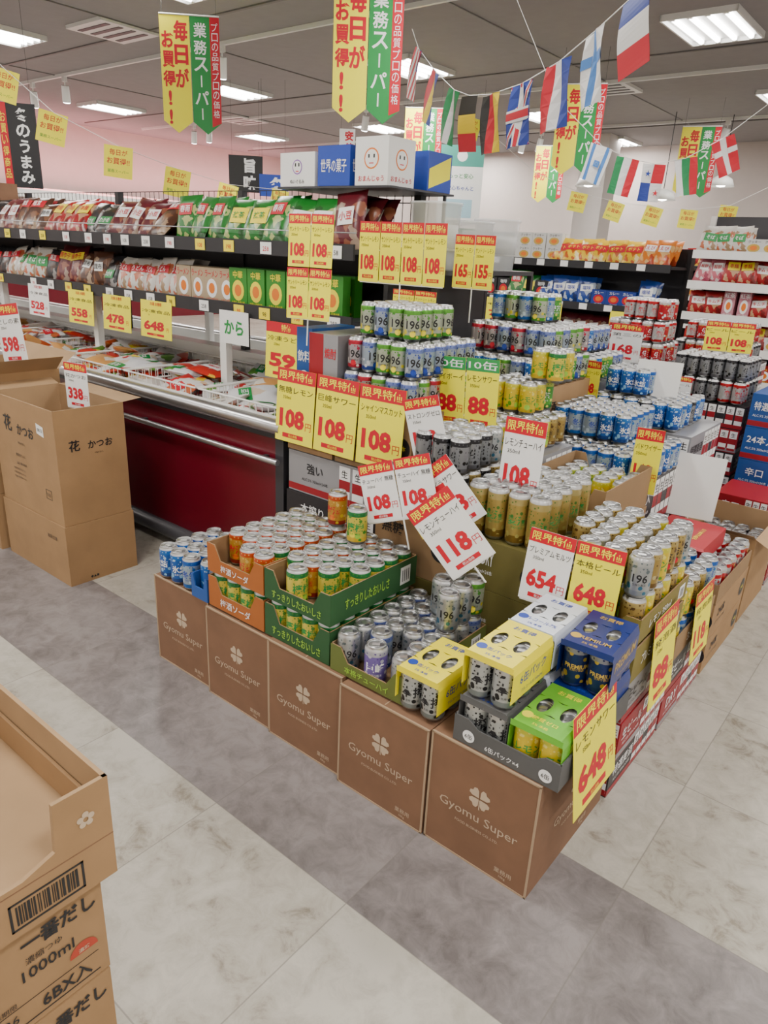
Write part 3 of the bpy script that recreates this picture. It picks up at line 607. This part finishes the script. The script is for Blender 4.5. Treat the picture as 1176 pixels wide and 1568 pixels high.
while x>-6.6:
    xa=x-.62
    for (p,q) in (((x,2.1),(xa,2.1)),((x,2.8),(xa,2.8)),((x,2.1),(x,2.8)),((xa,2.1),(xa,2.8))):
        for z in (.50,.60,.70,.76,.82): b.cyl((*p,z),(*q,z),.003 if z<.8 else .005,WPL,5,caps=False)
        L_=math.dist(p,q); n=int(L_/.04)
        for i in range(n+1):
            t=i/n; X_=p[0]+(q[0]-p[0])*t; Y_=p[1]+(q[1]-p[1])*t
            b.cyl((X_,Y_,.45),(X_,Y_,.82),.0022,WPL,4,caps=False)
    x-=.64
b.obj('wire_basket_row')
def bag_mesh(name,w,h,t,m,lab=None,txt=None,tm=WINK,lr=(-.7,.7,-.1,.55),ts=.15):
    b=MB(); nx,ny=8,10; vs=[]
    def Z(u,v): return t/2*(max(0,1-u**4)**.6)*(max(0,1-abs(v)**3)**.7)
    for s in (1,-1):
        for j in range(ny+1):
            for i in range(nx+1):
                u=i/nx*2-1;v=j/ny*2-1
                vs.append((u*w/2*(1-.03*math.cos(v*9)),v*h/2,s*(Z(u,v)+random.uniform(-.06,.06)*t*(1-abs(u))*(1-abs(v)))))
    N=(nx+1)*(ny+1);fs=[]
    for j in range(ny):
        for i in range(nx):
            a=j*(nx+1)+i; q=(a,a+1,a+nx+2,a+nx+1); fs.append(q); fs.append(tuple(N+k for k in q[::-1]))
    b.add(vs,fs,m,True)
    u0,u1,v0,v1=lr
    if lab:
        g=[];f2=[]
        for j in range(5):
            for i in range(5):
                u=u0+(u1-u0)*i/4; v=v0+(v1-v0)*j/4; g.append((u*w/2,v*h/2,Z(u,v)*1.06+.002))
        for j in range(4):
            for i in range(4): a=j*5+i; f2.append((a,a+1,a+6,a+5))
        b.add(g,f2,lab,True)
    if txt: b.text(txt,(u0+u1)/4*w,(v0+v1)/4*h,h*ts,tm,maxw=w*(u1-u0)*.42,z=t/2*1.08+.004,bold=.01)
    return b.mesh(name)
PD=dict(red=pack_mat('pk_red',(.34,.012,.015),(.48,.28,.15),(.16,.008,.008)),brown=pack_mat('pk_brown',(.07,.026,.014),(.19,.075,.03),(.34,.23,.14)),green=pack_mat('pk_green',(.012,.16,.02),(.38,.43,.14),(.015,.08,.015)),
    yellow=pack_mat('pk_yellow',(.7,.45,.015),(.5,.1,.015),(.75,.62,.3)),white=pack_mat('pk_white',(.55,.52,.48),(.45,.12,.05),(.3,.19,.1)),dark=pack_mat('pk_dark',(.016,.016,.018),(.06,.025,.016),(.22,.2,.19)),
    blue=pack_mat('pk_blue',(.015,.055,.28),(.45,.52,.6),(.008,.025,.12)),orange=pack_mat('pk_orange',(.6,.17,.015),(.65,.4,.15),(.36,.04,.008)),pink=pack_mat('pk_pink',(.5,.13,.17),(.62,.5,.5),(.3,.03,.07)),maroon=pack_mat('pk_maroon',(.10,.008,.015),(.24,.08,.045),(.3,.21,.16)))
BS=[('brown',WHITE,'昆布',BLK,(-.6,.3,-.1,.4)),('brown',YI,'煮干',RED,(-.5,.6,.1,.6)),('brown',RED,'椎茸',WINK,(-.7,.7,.3,.7)),('dark',WHITE,'海苔',BLK,(-.3,.5,-.3,.5)),('dark',RED,'黒豆',WINK,(-.7,.7,.2,.6)),('dark',GRN,'わかめ',WINK,(-.6,.6,-.5,.0)),
    ('maroon',WHITE,'小豆',RED,(-.5,.5,-.2,.4)),('maroon',YI,'唐辛子',RED,(-.8,.8,.2,.6)),('red',WHITE,'キムチ',RED,(-.7,.7,-.1,.5)),('red',YI,'辛麺',RED,(-.6,.6,.0,.6)),
    ('green',WHITE,'中華',GRN,(-.7,.7,-.2,.4)),('green',RED,'春雨',WINK,(-.6,.5,.1,.6)),('green',YI,'抹茶',GRN,(-.5,.7,-.2,.5)),('yellow',RED,'ポテト',YI,(-.8,.8,-.1,.4)),('yellow',WHITE,'チップ',RED,(-.6,.6,.0,.5)),
    ('orange',WHITE,'えび',RED,(-.6,.6,.0,.5)),('white',RED,'うどん',WINK,(-.8,.8,.1,.5)),('white',GRN,'そば',WINK,(-.6,.6,-.2,.4)),('blue',WHITE,'塩味',BLUE,(-.7,.7,-.1,.4)),('pink',WHITE,'桜餅',RED,(-.5,.5,-.1,.5)),('pink',RED,'梅',WINK,(-.4,.4,-.2,.5))]
BAG={}
for i,(p,l,t,tm_,lr) in enumerate(BS): BAG.setdefault(p,[]).append(bag_mesh('bag_%d'%i,.15+.01*(i%3),.20+.012*(i%4),.05,PD[p],l,t,tm_,lr))
def P(*k): return [x for q in k for x in BAG[q]]
BAGF=[bag_mesh('frozen_bag_%d'%i,.20,.26,.05,m,l,t,tm_,lr) for i,(m,l,t,tm_,lr) in enumerate(((pack_mat('fz_a',(.65,.62,.6),(.5,.12,.04),(.45,.02,.02),14),RED,'餃子',WINK,(-.7,.7,-.1,.4)),(pack_mat('fz_b',(.65,.32,.1),(.75,.7,.62),(.6,.1,.015),14),None,None,None,(-.7,.7,-.1,.4)),(pack_mat('fz_c',(.5,.03,.02),(.75,.75,.7),(.75,.45,.04),14),WHITE,'鶏肉',RED,(-.6,.6,-.4,.3)),(pack_mat('fz_d',(.7,.7,.72),(.65,.52,.4),(.1,.26,.04),14),GRN,'枝豆',WINK,(-.7,.5,.1,.6)),(pack_mat('fz_e',(.65,.62,.6),(.6,.4,.25),(.55,.04,.04),10),YI,'お徳用',RED,(-.8,.8,.2,.6))))]
def boxp(name,w,h,d,m,txt,tm,bg=None):
    b=MB(); b.box(-w/2,w/2,-d/2,d/2,0,h,m); b.M=face((0,-d/2,h/2))
    if bg: b.disc(0,-.1*h,w*.34,bg,ry=h*.28,n=16); b.disc(0,-.1*h,w*.2,ORG,ry=h*.16,n=14,z=.001)
    b.text(txt,0,h*.32,h*.2,tm,maxw=w*.85,z=.0012); b.text('大盛り 本場の味',0,-h*.42,h*.07,tm,maxw=w*.8,z=.0012,bold=0); b.M=Matrix(); return b.mesh(name)
BXP=[boxp('packet_0',.12,.17,.05,mat('pb0',(.42,.32,.2),.4),'ラーメン',RED,WINK),boxp('packet_1',.13,.18,.05,mat('pb1',(.03,.22,.02),.4),'中華',YI,YI),boxp('packet_2',.13,.12,.08,mat('pb2',(.012,.04,.25),.4),'カレー',WINK,RED),boxp('packet_3',.14,.11,.06,mat('pb3',(.6,.6,.58),.4),'クッキー',BLK,GOLD),boxp('packet_4',.12,.16,.06,mat('pb4',(.025,.025,.028),.4),'珈琲',WINK,RED),boxp('packet_5',.12,.14,.06,mat('pb5',(.4,.015,.015),.4),'キムチ',YI,WHITE),boxp('packet_6',.09,.2,.06,mat('pb6',(.5,.2,.25),.4),'紅茶',WINK,WHITE)]
def goods(name,x0,x1,y,z,pool,depth=2,lean=-12,dx=.13,dy=.09,reps=(1,2,3),sc=1.,stackn=1):
    e=empty(name,(x0,y,z)); x=0; n=0
    while x<x1-x0:
        me=random.choice(pool); k=random.uniform(.9,1.05)*sc
        for q in range(random.choice(reps)):
            if x>x1-x0: break
            for d in range(depth):
                if me in BXP:
                    hh=max(v.co.z for v in me.vertices)*sc
                    for st in range(stackn): inst(me,'pack_%d'%n,e,T((x+dx/2,d*dy*.9,st*hh*1.005))@Rz(R(random.gauss(0,2)))@Matrix.Scale(sc,4)); n+=1
                else:
                    hh=max(v.co.y for v in me.vertices)*k
                    inst(me,'pack_%d'%n,e,T((x+dx/2,d*dy,hh*math.cos(R(lean))-.002))@Rz(R(random.gauss(0,9)))@Rx(R(90+lean+random.gauss(0,6)))@Rz(R(random.gauss(0,4)))@Matrix.Scale(k,4)); n+=1
            x+=dx*random.uniform(.85,1.1)*sc
    return e
e=empty('frozen_food_bags',(-2.3,2.18,.6)); n=0
for k in range(380):
    x=-random.uniform(0,4.6); y=random.uniform(0,.56); z=random.uniform(.06,.15) if k<250 else random.uniform(.12,.22)
    inst(random.choice(BAGF),'bag_%d'%n,e,T((x,y,z))@Rz(random.uniform(0,6.28))@Rx(R(random.gauss(0,14)))@Ry(R(random.gauss(0,14)))@Matrix.Scale(random.uniform(.7,1.),4)); n+=1
# overshelf
b=MB()
for x in (-3.05,-4.30,-5.55,-6.8,-8.05):
    for y in (2.45,3.31): b.box(x-.025,x+.025,y-.02,y+.02,.42,1.17,WPL)
for x in (-2.15,-3.4,-4.65,-5.9,-7.1,-8.3): b.box(x-.02,x+.02,FYM-.02,FYM+.02,.88,1.76,DARK)
b.box(-8.5,-2.12,FYM-.008,FYM+.008,1.19,1.46,DARK)
for z in (1.17,1.465):
    b.box(-8.5,-2.10,2.38,3.38,z,z+.02,DGREY)
    for y,s in ((2.38,-1),(3.38,1)):
        b.box(-8.5,-2.10,min(y,y+s*.012),max(y,y+s*.012),z-.025,z+.04,DARK)
        if s<0:
            x=-2.2
            while x>-8.4:
                if random.random()<.85:
                    b.M=face((x,y-.014,z+.006)); b.box(-.038,.038,-.026,.026,0,.001,random.choice((WHITE,WHITE,WHITE,YI))); b.text(random.choice(('98','158','108','198','258')),.0,-.003,.02,random.choice((BLK,RED)),maxw=.045,z=.0015); b.M=Matrix()
                x-=.17+random.random()*.12
for z in (1.53,1.56,1.70,1.76): b.cyl((-8.5,FYM,z),(-2.1,FYM,z),.003,DARK,4)
x=-2.1
while x>-8.5: b.cyl((x,FYM,1.48),(x,FYM,1.76),.002,DARK,4,caps=False); x-=.05
b.cyl((-8.5,2.385,1.55),(-2.1,2.385,1.55),.004,STEEL,4)
b.obj('freezer_overshelf')
goods('packaged_food_row',-8.4,-3.5,2.50,1.19,P('dark','brown','brown','maroon','dark','white'),2,lean=-24,sc=1.1)
goods('packaged_food_row',-3.45,-3.05,2.47,1.19,[BXP[0]],2)
goods('packaged_food_row',-3.0,-2.25,2.47,1.19,[BXP[1],BAG['green'][0],BXP[1],BXP[1]],2)
goods('packaged_food_row',-8.4,-3.5,2.52,1.49,P('brown','maroon','dark','maroon','red'),3,lean=-38,sc=1.15)
goods('packaged_food_row',-3.45,-2.25,2.50,1.49,P('red','green','green','maroon'),3,lean=-28,sc=1.1)
for x,p,bg,w in ((-4.32,'558',YEL,.29),(-3.92,'478',YEL,.29),(-3.53,'648',YEL,.29),(-4.85,'528',WHITE,.27),(-5.75,'145',WHITE,.27),(-6.4,'298',YEL,.27)):
    b=MB(); cardgeo(b,w,.20,bg,p,'冷凍食品',head=None,sub='1kg'); b.text('冷凍 お徳用',0,.083,.02,RED,maxw=w*.7)
    b.obj('shelf_price_card',None,face((x,2.355,1.065),0,-3))
b=MB(); cardgeo(b,.27,.26,YEL,'59','冷凍うどん',head=RED,htxt='特価'); b.obj('shelf_price_card',None,face((-2.48,2.34,1.02),0,-3))
b=MB(); b.box(-.11,.11,-.08,.08,-.001,0,WHITE); b.text('から',0,0,.07,GRN,bold=.03,maxw=.18); b.obj('shelf_price_card',None,face((-2.86,2.35,1.09),0))
b=MB(); b.box(-2.69,-2.01,2.49,2.95,1.732,1.74,DGREY)
for x in (-2.67,-2.03): b.box(x-.006,x+.006,2.9,2.912,1.485,1.732,DGREY)
b.obj('top_display_board')
def gift(name,x0,x1,y0,y1,z,h,m,txt,tm,circ=None):
    b=MB(); b.box(x0,x1,y0,y1,z,z+h,m)
    for yaw,c,w in ((0,((x0+x1)/2,y0,z+h/2),x1-x0),(90,(x1,(y0+y1)/2,z+h/2),y1-y0)):
        b.M=face(c,yaw)
        if circ:
            r=h*.22
            b.disc(0,.01,r,circ); b.disc(0,.01,r*.85,WHITE,z=.001)
            for q in (-1,1): b.box(q*r*.35-.004,q*r*.35+.004,.012,.026,.001,.0015,BLK)
            b.box(-r*.3,r*.3,-.01,-.006,.001,.0015,RED)
        b.text(txt,0,(-h*.36 if circ else 0),(h*.12 if circ else h*.34),tm,maxw=w*.8,z=.0016)
    b.M=Matrix(); return b.obj(name)
gift('toy_box',-2.68,-2.46,2.5,2.68,1.742,.14,WHITE,'ぬいぐるみ',BLK,PUR)
gift('candy_box',-2.44,-2.25,2.5,2.66,1.742,.16,BLUE,'世界の菓子',WINK)
gift('sweets_box',-2.22,-2.04,2.50,2.68,1.742,.185,WHITE,'おまんじゅう',RED,ORG)
b=MB(); b.box(-2.18,-2.02,2.75,2.93,1.742,1.90,BLUE); b.quad((-2.019,2.76,1.75),(-2.019,2.92,1.8),(-2.019,2.92,1.89),(-2.019,2.76,1.83),YEL); b.obj('chocolate_box')
b=MB(); b.box(-2.08,-1.80,2.56,3.4,1.40,1.42,DGREY)
for x in (-2.07,-1.81):
    for y in (2.57,3.39): b.box(x-.012,x+.012,y-.012,y+.012,0,1.40,DARK)
for z in (.2,.6,1.0): b.box(-2.08,-1.80,2.56,3.4,z,z+.02,DGREY)
b.box(-2.08,-2.06,2.56,3.4,.2,1.4,DARK); b.obj('end_cap_shelf')
for y,h in ((2.72,.26),(3.0,.2),(3.24,.22)):
    b=MB(); b.M=T((-1.94,y,1.421)); b.lathe([(.001,0),(.095,0),(.11,h),(.115,h),(.115,h+.01),(.001,h+.012)],CLEAR,20); b.lathe([(.09,h*.3),(.1,h*.3),(.1,h*.7),(.09,h*.7)],WHITE,20); b.obj('plastic_tub')
# ================================================================= gondolas behind
def gondola(name,x0,x1,y0,y1,levels,top,fr=DGREY,lip=DARK):
    b=MB(); b.box(x0,x1,(y0+y1)/2-.02,(y0+y1)/2+.02,0,top,fr)
    for x in (x0,x1): b.box(x-.02,x+.02,y0,y1,0,.12,lip); b.box(x-.02,x+.02,(y0+y1)/2-.05,(y0+y1)/2+.05,0,top,lip)
    for z in levels:
        b.box(x0,x1,y0,y1,z-.02,z,fr)
        for y,s in ((y0,-1),(y1,1)): b.box(x0,x1,min(y,y+s*.012),max(y,y+s*.012),z-.045,z+.015,lip)
        x=x0+.1
        while x<x1-.05:
            b.M=face((x,y0-.0125,z-.015)); b.box(-.035,.035,-.024,.024,0,.001,WHITE); b.M=Matrix(); x+=.22
    return b.obj(name)
gondola('store_shelving',-4.7,-1.95,5.9,6.8,(.15,.5,.82,1.13,1.46),1.6)
goods('packaged_food_row',-4.65,-3.95,6.02,1.462,P('green','blue','white'),2)
goods('packaged_food_row',-3.95,-3.05,6.0,1.462,[BXP[3]],2,dx=.145,stackn=2); goods('packaged_food_row',-3.0,-2.1,6.0,1.462,P('yellow','yellow','orange'),3,lean=-30)
goods('packaged_food_row',-4.65,-3.1,6.02,1.132,P('dark','green')+[BXP[4],BXP[5]],2); goods('packaged_food_row',-3.1,-2.1,6.02,1.132,[BXP[2],BXP[2],BAG['blue'][0]],2,stackn=1)
for z in (.822,.502): goods('packaged_food_row',-4.65,-2.1,6.02,z,P('dark','maroon')+[BXP[4],BXP[2]],2)
gondola('store_shelving',-1.82,1.5,5.95,6.75,(.15,.42,.67,.90,1.13,1.36,1.58),1.85,DGREY,WPL)
for z in (.422,.672,.902,1.132,1.362,1.582): goods('packaged_food_row',-1.80,-.2,6.04,z,P('pink','white','red','red','blue')+[BXP[6],BXP[3],BXP[5],BXP[5],BXP[6]],3,dx=.125,sc=.92,dy=.06,lean=-6)
gondola('store_shelving',-6.5,.5,8.9,9.7,(.15,.5,.82,1.13,1.46),1.62)
for z in (1.132,1.462): goods('packaged_food_row',-6.4,0,9.02,z,P('white','yellow','pink','red')+[BXP[3]],1)
b=MB(); cardgeo(b,.36,.2,YEL,'277','特選',head=None); b.obj('shelf_price_card',None,face((-2.98,5.87,1.02),0)); b=MB(); cardgeo(b,.3,.2,YEL,'77','特選',head=None); b.obj('shelf_price_card',None,face((-3.4,5.87,1.02),0))
b=MB(); cardgeo(b,.33,.24,YEL,'198','ドラミス',head=None); b.obj('shelf_price_card',None,face((-2.2,5.87,.98),0))
b=MB()
for x,y,z in ((-6.4,2.6,1.5),(-6.1,2.62,1.5),(-5.8,2.6,1.5),(-6.25,2.62,1.66)): b.box(x,x+.27,y,y+.22,z+.01,z+.16,CARD)
b.obj('carton_stack')
# ================================================================= HANGING BANNERS
def banner(x,y,yaw,ztop=3.0):
    b=MB(); h=.74; w=.215
    def pen(xa,xb,m,bot,top=0):
        for s in (1,-1):
            v=[(xa,-h+.06,s*.0005),((xa+xb)/2,-h-.02 if bot else -h+.06,s*.0005),(xb,-h+.06,s*.0005),(xb,top,s*.0005),(xa,top,s*.0005)]
            b.add(v,[(0,1,2,3,4) if s>0 else (4,3,2,1,0)],m)
    pen(-w,0,YEL,True); pen(.005,w,GRN,True)
    b.quad((w*.68,-h+.03,.001),(w,-h+.06,.001),(w,0,.001),(w*.68,0,.001),RED)
    b.vtext('毎日が',-w*.30,-.02,.15,RED,bold=.035,w=.10); b.vtext('お買得!!',-w*.74,-.09,.125,RED,bold=.035,w=.09)
    b.vtext('業務スーパー',w*.35,-.03,.108,WINK,bold=.02,w=.115); b.vtext('プロの品質プロの価格',w*.84,-.03,.062,WINK,bold=.0,w=.045)
    b.cyl((-w,0.006,0),(w,.006,0),.006,WPL,6); 
    for xx in (-w*.9,w*.9): b.cyl((xx,0,0),(xx,ZC-ztop,0),.0015,DARK,4)
    return b.obj('hanging_banner',None,face((x,y,ztop),yaw))
for x,y,yw in ((-3.38,3.89,38),(-4.99,3.76,42),(-5.5,7.35,32),(-3.40,6.98,22),(-5.5,10.5,25),(-3.1,9.6,18)): banner(x,y,yw)
# ================================================================= FLAGS
C=lambda r,g,bb:mat('flag_%d_%d_%d'%(r*99,g*99,bb*99),(r,g,bb),.6)
fR=C(.6,.01,.03);fW=C(.8,.8,.8);fB=C(.02,.05,.33);fG=C(.01,.25,.08);fK=C(.02,.02,.02);fY=C(.85,.62,.02);fL=C(.06,.22,.6)
FS=1.
def flag(b,kind):
    w,h=.19*FS,.29*FS
    def pt(x,y,z): return (x,y,z+.012*math.sin(x*30+y*14))
    def rect(x0,x1,y0,y1,m,z=.001):
        n=5
        for s in (1,-1):
            for k in range(n):
                ya=y0+(y1-y0)*k/n; yb=y0+(y1-y0)*(k+1)/n
                v=[pt(x0*w-w/2,-ya*h,s*z),pt(x1*w-w/2,-ya*h,s*z),pt(x1*w-w/2,-yb*h,s*z),pt(x0*w-w/2,-yb*h,s*z)]
                b.add(v,[(0,1,2,3) if s<0 else (3,2,1,0)],m)
    k,cs=kind[0],kind[1]
    if k=='v':
        for i,c in enumerate(cs): rect(i/len(cs),(i+1)/len(cs),0,1,c,.0008)
    elif k=='h':
        for i,c in enumerate(cs): rect(0,1,i/len(cs),(i+1)/len(cs),c,.0008)
    elif k=='x':
        for i in range(3): rect((0,.38,.62)[i],(.38,.62,1)[i],0,1,cs[1] if i==1 else cs[0],.0008)
        for i in (0,2): rect((0,.38,.62)[i],(.38,.62,1)[i],.3,.45,cs[1],.003)
    elif k=='uk':
        rect(0,.43,0,1,cs[0],.0006); rect(.57,1,0,1,cs[0],.0006); rect(.43,.57,0,1,fR,.0008)
        for s in (1,-1):
            for (a,c_) in (((-w/2,0),(w/2,-h)),((-w/2,-h),(w/2,0))):
                p=Vector((*a,0));q=Vector((*c_,0));d=(q-p).normalized();nn=Vector((-d.y,d.x,0))
                for ww,mm,zz in ((.016*FS,fW,.002),(.006*FS,fR,.003)):
                    for kk in range(6):
                        pa=p.lerp(q,kk/6);pb=p.lerp(q,(kk+1)/6)
                        vs=[pa+nn*ww,pb+nn*ww,pb-nn*ww,pa-nn*ww]; vs=[pt(max(-w/2,min(w/2,v.x)),max(-h,min(0,v.y)),s*zz) for v in vs]; b.add(vs,[(0,1,2,3)],mm)
        rect(0,1,.4,.6,fW,.004); rect(.36,.64,0,1,fW,.004); rect(0,1,.44,.56,fR,.005); rect(.43,.57,0,1,fR,.005)
    elif k=='us':
        for i in range(9): rect(i/9,(i+1)/9,0,1,fR if i%2==0 else fW,.0008)
        rect(.45,1,0,.42,fB,.003)
    elif k=='q':
        rect(0,.5,0,.5,fW,.0006); rect(.5,1,.5,1,fW,.0006); rect(0,.5,.5,1,fB,.0006); rect(.5,1,0,.5,fR,.0006); b.text('★',-w*.25,-h*.25,.05*FS,fB,z=.014); b.text('★',w*.25,-h*.75,.05*FS,fR,z=.014)
    elif k=='is':
        for i in range(5): rect((0,.12,.27,.73,.88)[i],(.12,.27,.73,.88,1)[i],0,1,fL if i in (1,3) else fW,.0006)
        b.text('✡',0,-h*.5,.05*FS,fL,z=.014)
def garland(name,pts,items,fn,twist=8):
    b=MB()
    for p,q in zip(pts,pts[1:]): b.cyl(p,q,.0025,WPL,4,caps=False)
    for t,k in items:
        i=min(int(t),len(pts)-2); p=Vector(pts[i]).lerp(Vector(pts[i+1]),t-i)
        d=(Vector(pts[i+1])-Vector(pts[max(i-1,0)])); yaw=math.degrees(math.atan2(d.y,d.x)); sl=math.degrees(math.atan2(d.z,math.hypot(d.x,d.y)))
        b.M=face(p,yaw+random.uniform(-twist,twist),random.uniform(-6,6),sl*.6+random.uniform(-4,4)); fn(b,k)
    b.M=Matrix(); return b.obj(name)
P1=[(-3.42,4.38,2.87),(-3.28,4.28,2.72),(-3.02,4.13,2.54),(-2.78,4.0,2.40),(-2.60,3.9,2.34),(-2.38,3.78,2.31),(-2.1,3.62,2.31),(-1.83,3.47,2.35),(-1.60,3.33,2.415),(-1.36,3.16,2.48),(-.95,2.9,2.8),(-.5,2.7,3.29)]
K1=[('us',()),('v',(fR,fY,fB)),('v',(fG,fW,fG)),('h',(fK,fY,fR)),('v',(fK,fR,fY)),('uk',(fB,)),('v',(fR,fW,fB)),('x',(fW,fL)),('h',(fB,fW,fR))]
garland('flag_garland',P1,[(i+1,k) for i,k in enumerate(K1)],flag)
FS=.84
P2=[(-2.95,4.6,3.29),(-2.62,5.0,2.5),(-2.37,5.27,2.24),(-2.21,5.38,2.17),(-2.06,5.5,2.14),(-1.90,5.65,2.19),(-1.73,5.83,2.33),(-1.3,6.2,2.8),(-1.,6.5,3.29)]
garland('flag_garland',P2,[(2,('is',())),(3,('v',(fG,fW,fR))),(4,('q',())),(5,('v',(fW,fG,fR))),(6,('x',(fR,fW)))],flag,twist=4)
def ycard(b,k):
    w,h=.19,.2
    b.box(-w/2,w/2,-h,0,-.001,.001,YEL)
    for s in (0,1):
        M0=b.M.copy()
        if s: b.M=b.M@Ry(math.pi)
        b.text('毎日が',0,-.04,.038,RED,maxw=.13,z=.002); b.text('お買得!!',0,-.095,.042,RED,maxw=.15,z=.002); b.text('業務スーパー',0,-.16,.022,GRN,maxw=.15,z=.002,bold=0)
        b.M=M0
def g3(name,pts,ts,yaws,k=1.):
    b=MB()
    for p,q in zip(pts,pts[1:]): b.cyl(p,q,.0025,WPL,4,caps=False)
    for t,yw in zip(ts,yaws): b.M=face(pts[t],yw,random.uniform(-5,5),random.uniform(-16,-4))@Matrix.Scale(k,4); ycard(b,0)
    b.M=Matrix(); b.obj(name)
P3=[(-6.0,1.9,3.29),(-5.17,2.47,2.44),(-4.87,2.60,2.20),(-4.50,2.81,2.02),(-4.66,3.37,1.95),(-5.55,4.55,1.965),(-6.0,5.6,2.01),(-6.6,6.8,2.3)]
g3('sale_card_garland',P3,[1,2,3,4,5,6],[45,50,48,50,42,42],.92)
P4=[(-4.6,7.0,2.8),(-4.2,7.7,2.35),(-3.85,8.15,2.18),(-3.5,8.4,2.10),(-3.15,8.65,2.07),(-2.85,8.9,2.06),(-2.5,9.15,2.12),(-2.1,9.5,2.4)]
g3('sale_card_garland',P4,[0,2,3,4,5,6],[40,30,35,25,30,25])
def poster(name,loc,yaw,w,h,bg,txt,tm,band=None,bold=.04):
    b=MB(); b.box(-w/2,w/2,-h/2,h/2,-.002,0,bg)
    n=len(txt); b.vtext(txt,w*.12,h*.46,h*.92/n,tm,w=w*.6,bold=bold,z=.001)
    if band: b.box(-w*.5,-w*.28,-h/2,h/2,0,.001,band); b.vtext('お買い得商品',-w*.39,h*.4,h*.8/6,YI,w=w*.15,z=.002)
    for xx in (-w*.4,w*.4): b.cyl((xx,h/2,0),(xx,ZC-loc[2],0),.0015,DARK,4)
    return b.obj(name,None,face(loc,yaw))
poster('hanging_poster',(-6.8,3.3,2.17),50,.30,.66,BLK,'冬のうまみ',WINK,RED,.03)
poster('hanging_poster',(-7.2,2.95,2.12),55,.42,.55,RED,'冬味',YEL)
poster('hanging_poster',(-7.6,6.5,2.28),45,.42,.42,BLK,'旨味',WINK)
poster('hanging_poster',(-7.2,6.6,2.15),45,.35,.25,BLUE,'冬',WINK)
b=MB(); b.box(-.25,.25,-.42,.42,-.003,0,WHITE); b.box(-.25,.25,.2,.42,0,.001,mat('poster_teal',(.06,.3,.25),.5)); b.text('もっと安心',0,.1,.055,GRN,maxw=.4); b.text('安心ちゃんと',0,-.03,.05,BLUE,maxw=.4); b.box(-.15,.15,-.35,-.15,0,.001,mat('poster_pale',(.35,.55,.65),.5)); b.disc(0,.31,.06,WINK,z=.0015)
for xx in (-.2,.2): b.cyl((xx,.42,0),(xx,ZC-2.22,0),.0015,DARK,4)
b.obj('hanging_poster',None,face((-5.1,7.6,2.22),35))
poster('hanging_poster',(-6.9,7.6,2.75),40,.2,.3,WHITE,'安値',RED)
# ================================================================= WORLD + CAMERA
w=bpy.data.worlds.new('world'); bpy.context.scene.world=w; w.use_nodes=True
w.node_tree.nodes['Background'].inputs[0].default_value=(.8,.85,.9,1); w.node_tree.nodes['Background'].inputs[1].default_value=.2
Xa=(.7735,.2551,-.5801);Ya=(.632,-.2424,.7361);Da=(-.0471,.936,.3488)
cd=bpy.data.cameras.new('camera');co=bpy.data.objects.new('camera',cd);COL.objects.link(co)
cd.sensor_fit='VERTICAL';cd.sensor_height=24;cd.lens=1110/1600*24; cd.clip_start=.02
r=Vector((Xa[0],Ya[0],-Da[0]));u=-Vector((Xa[1],Ya[1],-Da[1]));f=Vector((Xa[2],Ya[2],-Da[2]))
m=Matrix(((r.x,u.x,-f.x),(r.y,u.y,-f.y),(r.z,u.z,-f.z))).to_quaternion().to_matrix().to_4x4()
m.translation=(0,0,1.5); co.matrix_world=m
bpy.context.scene.camera=co
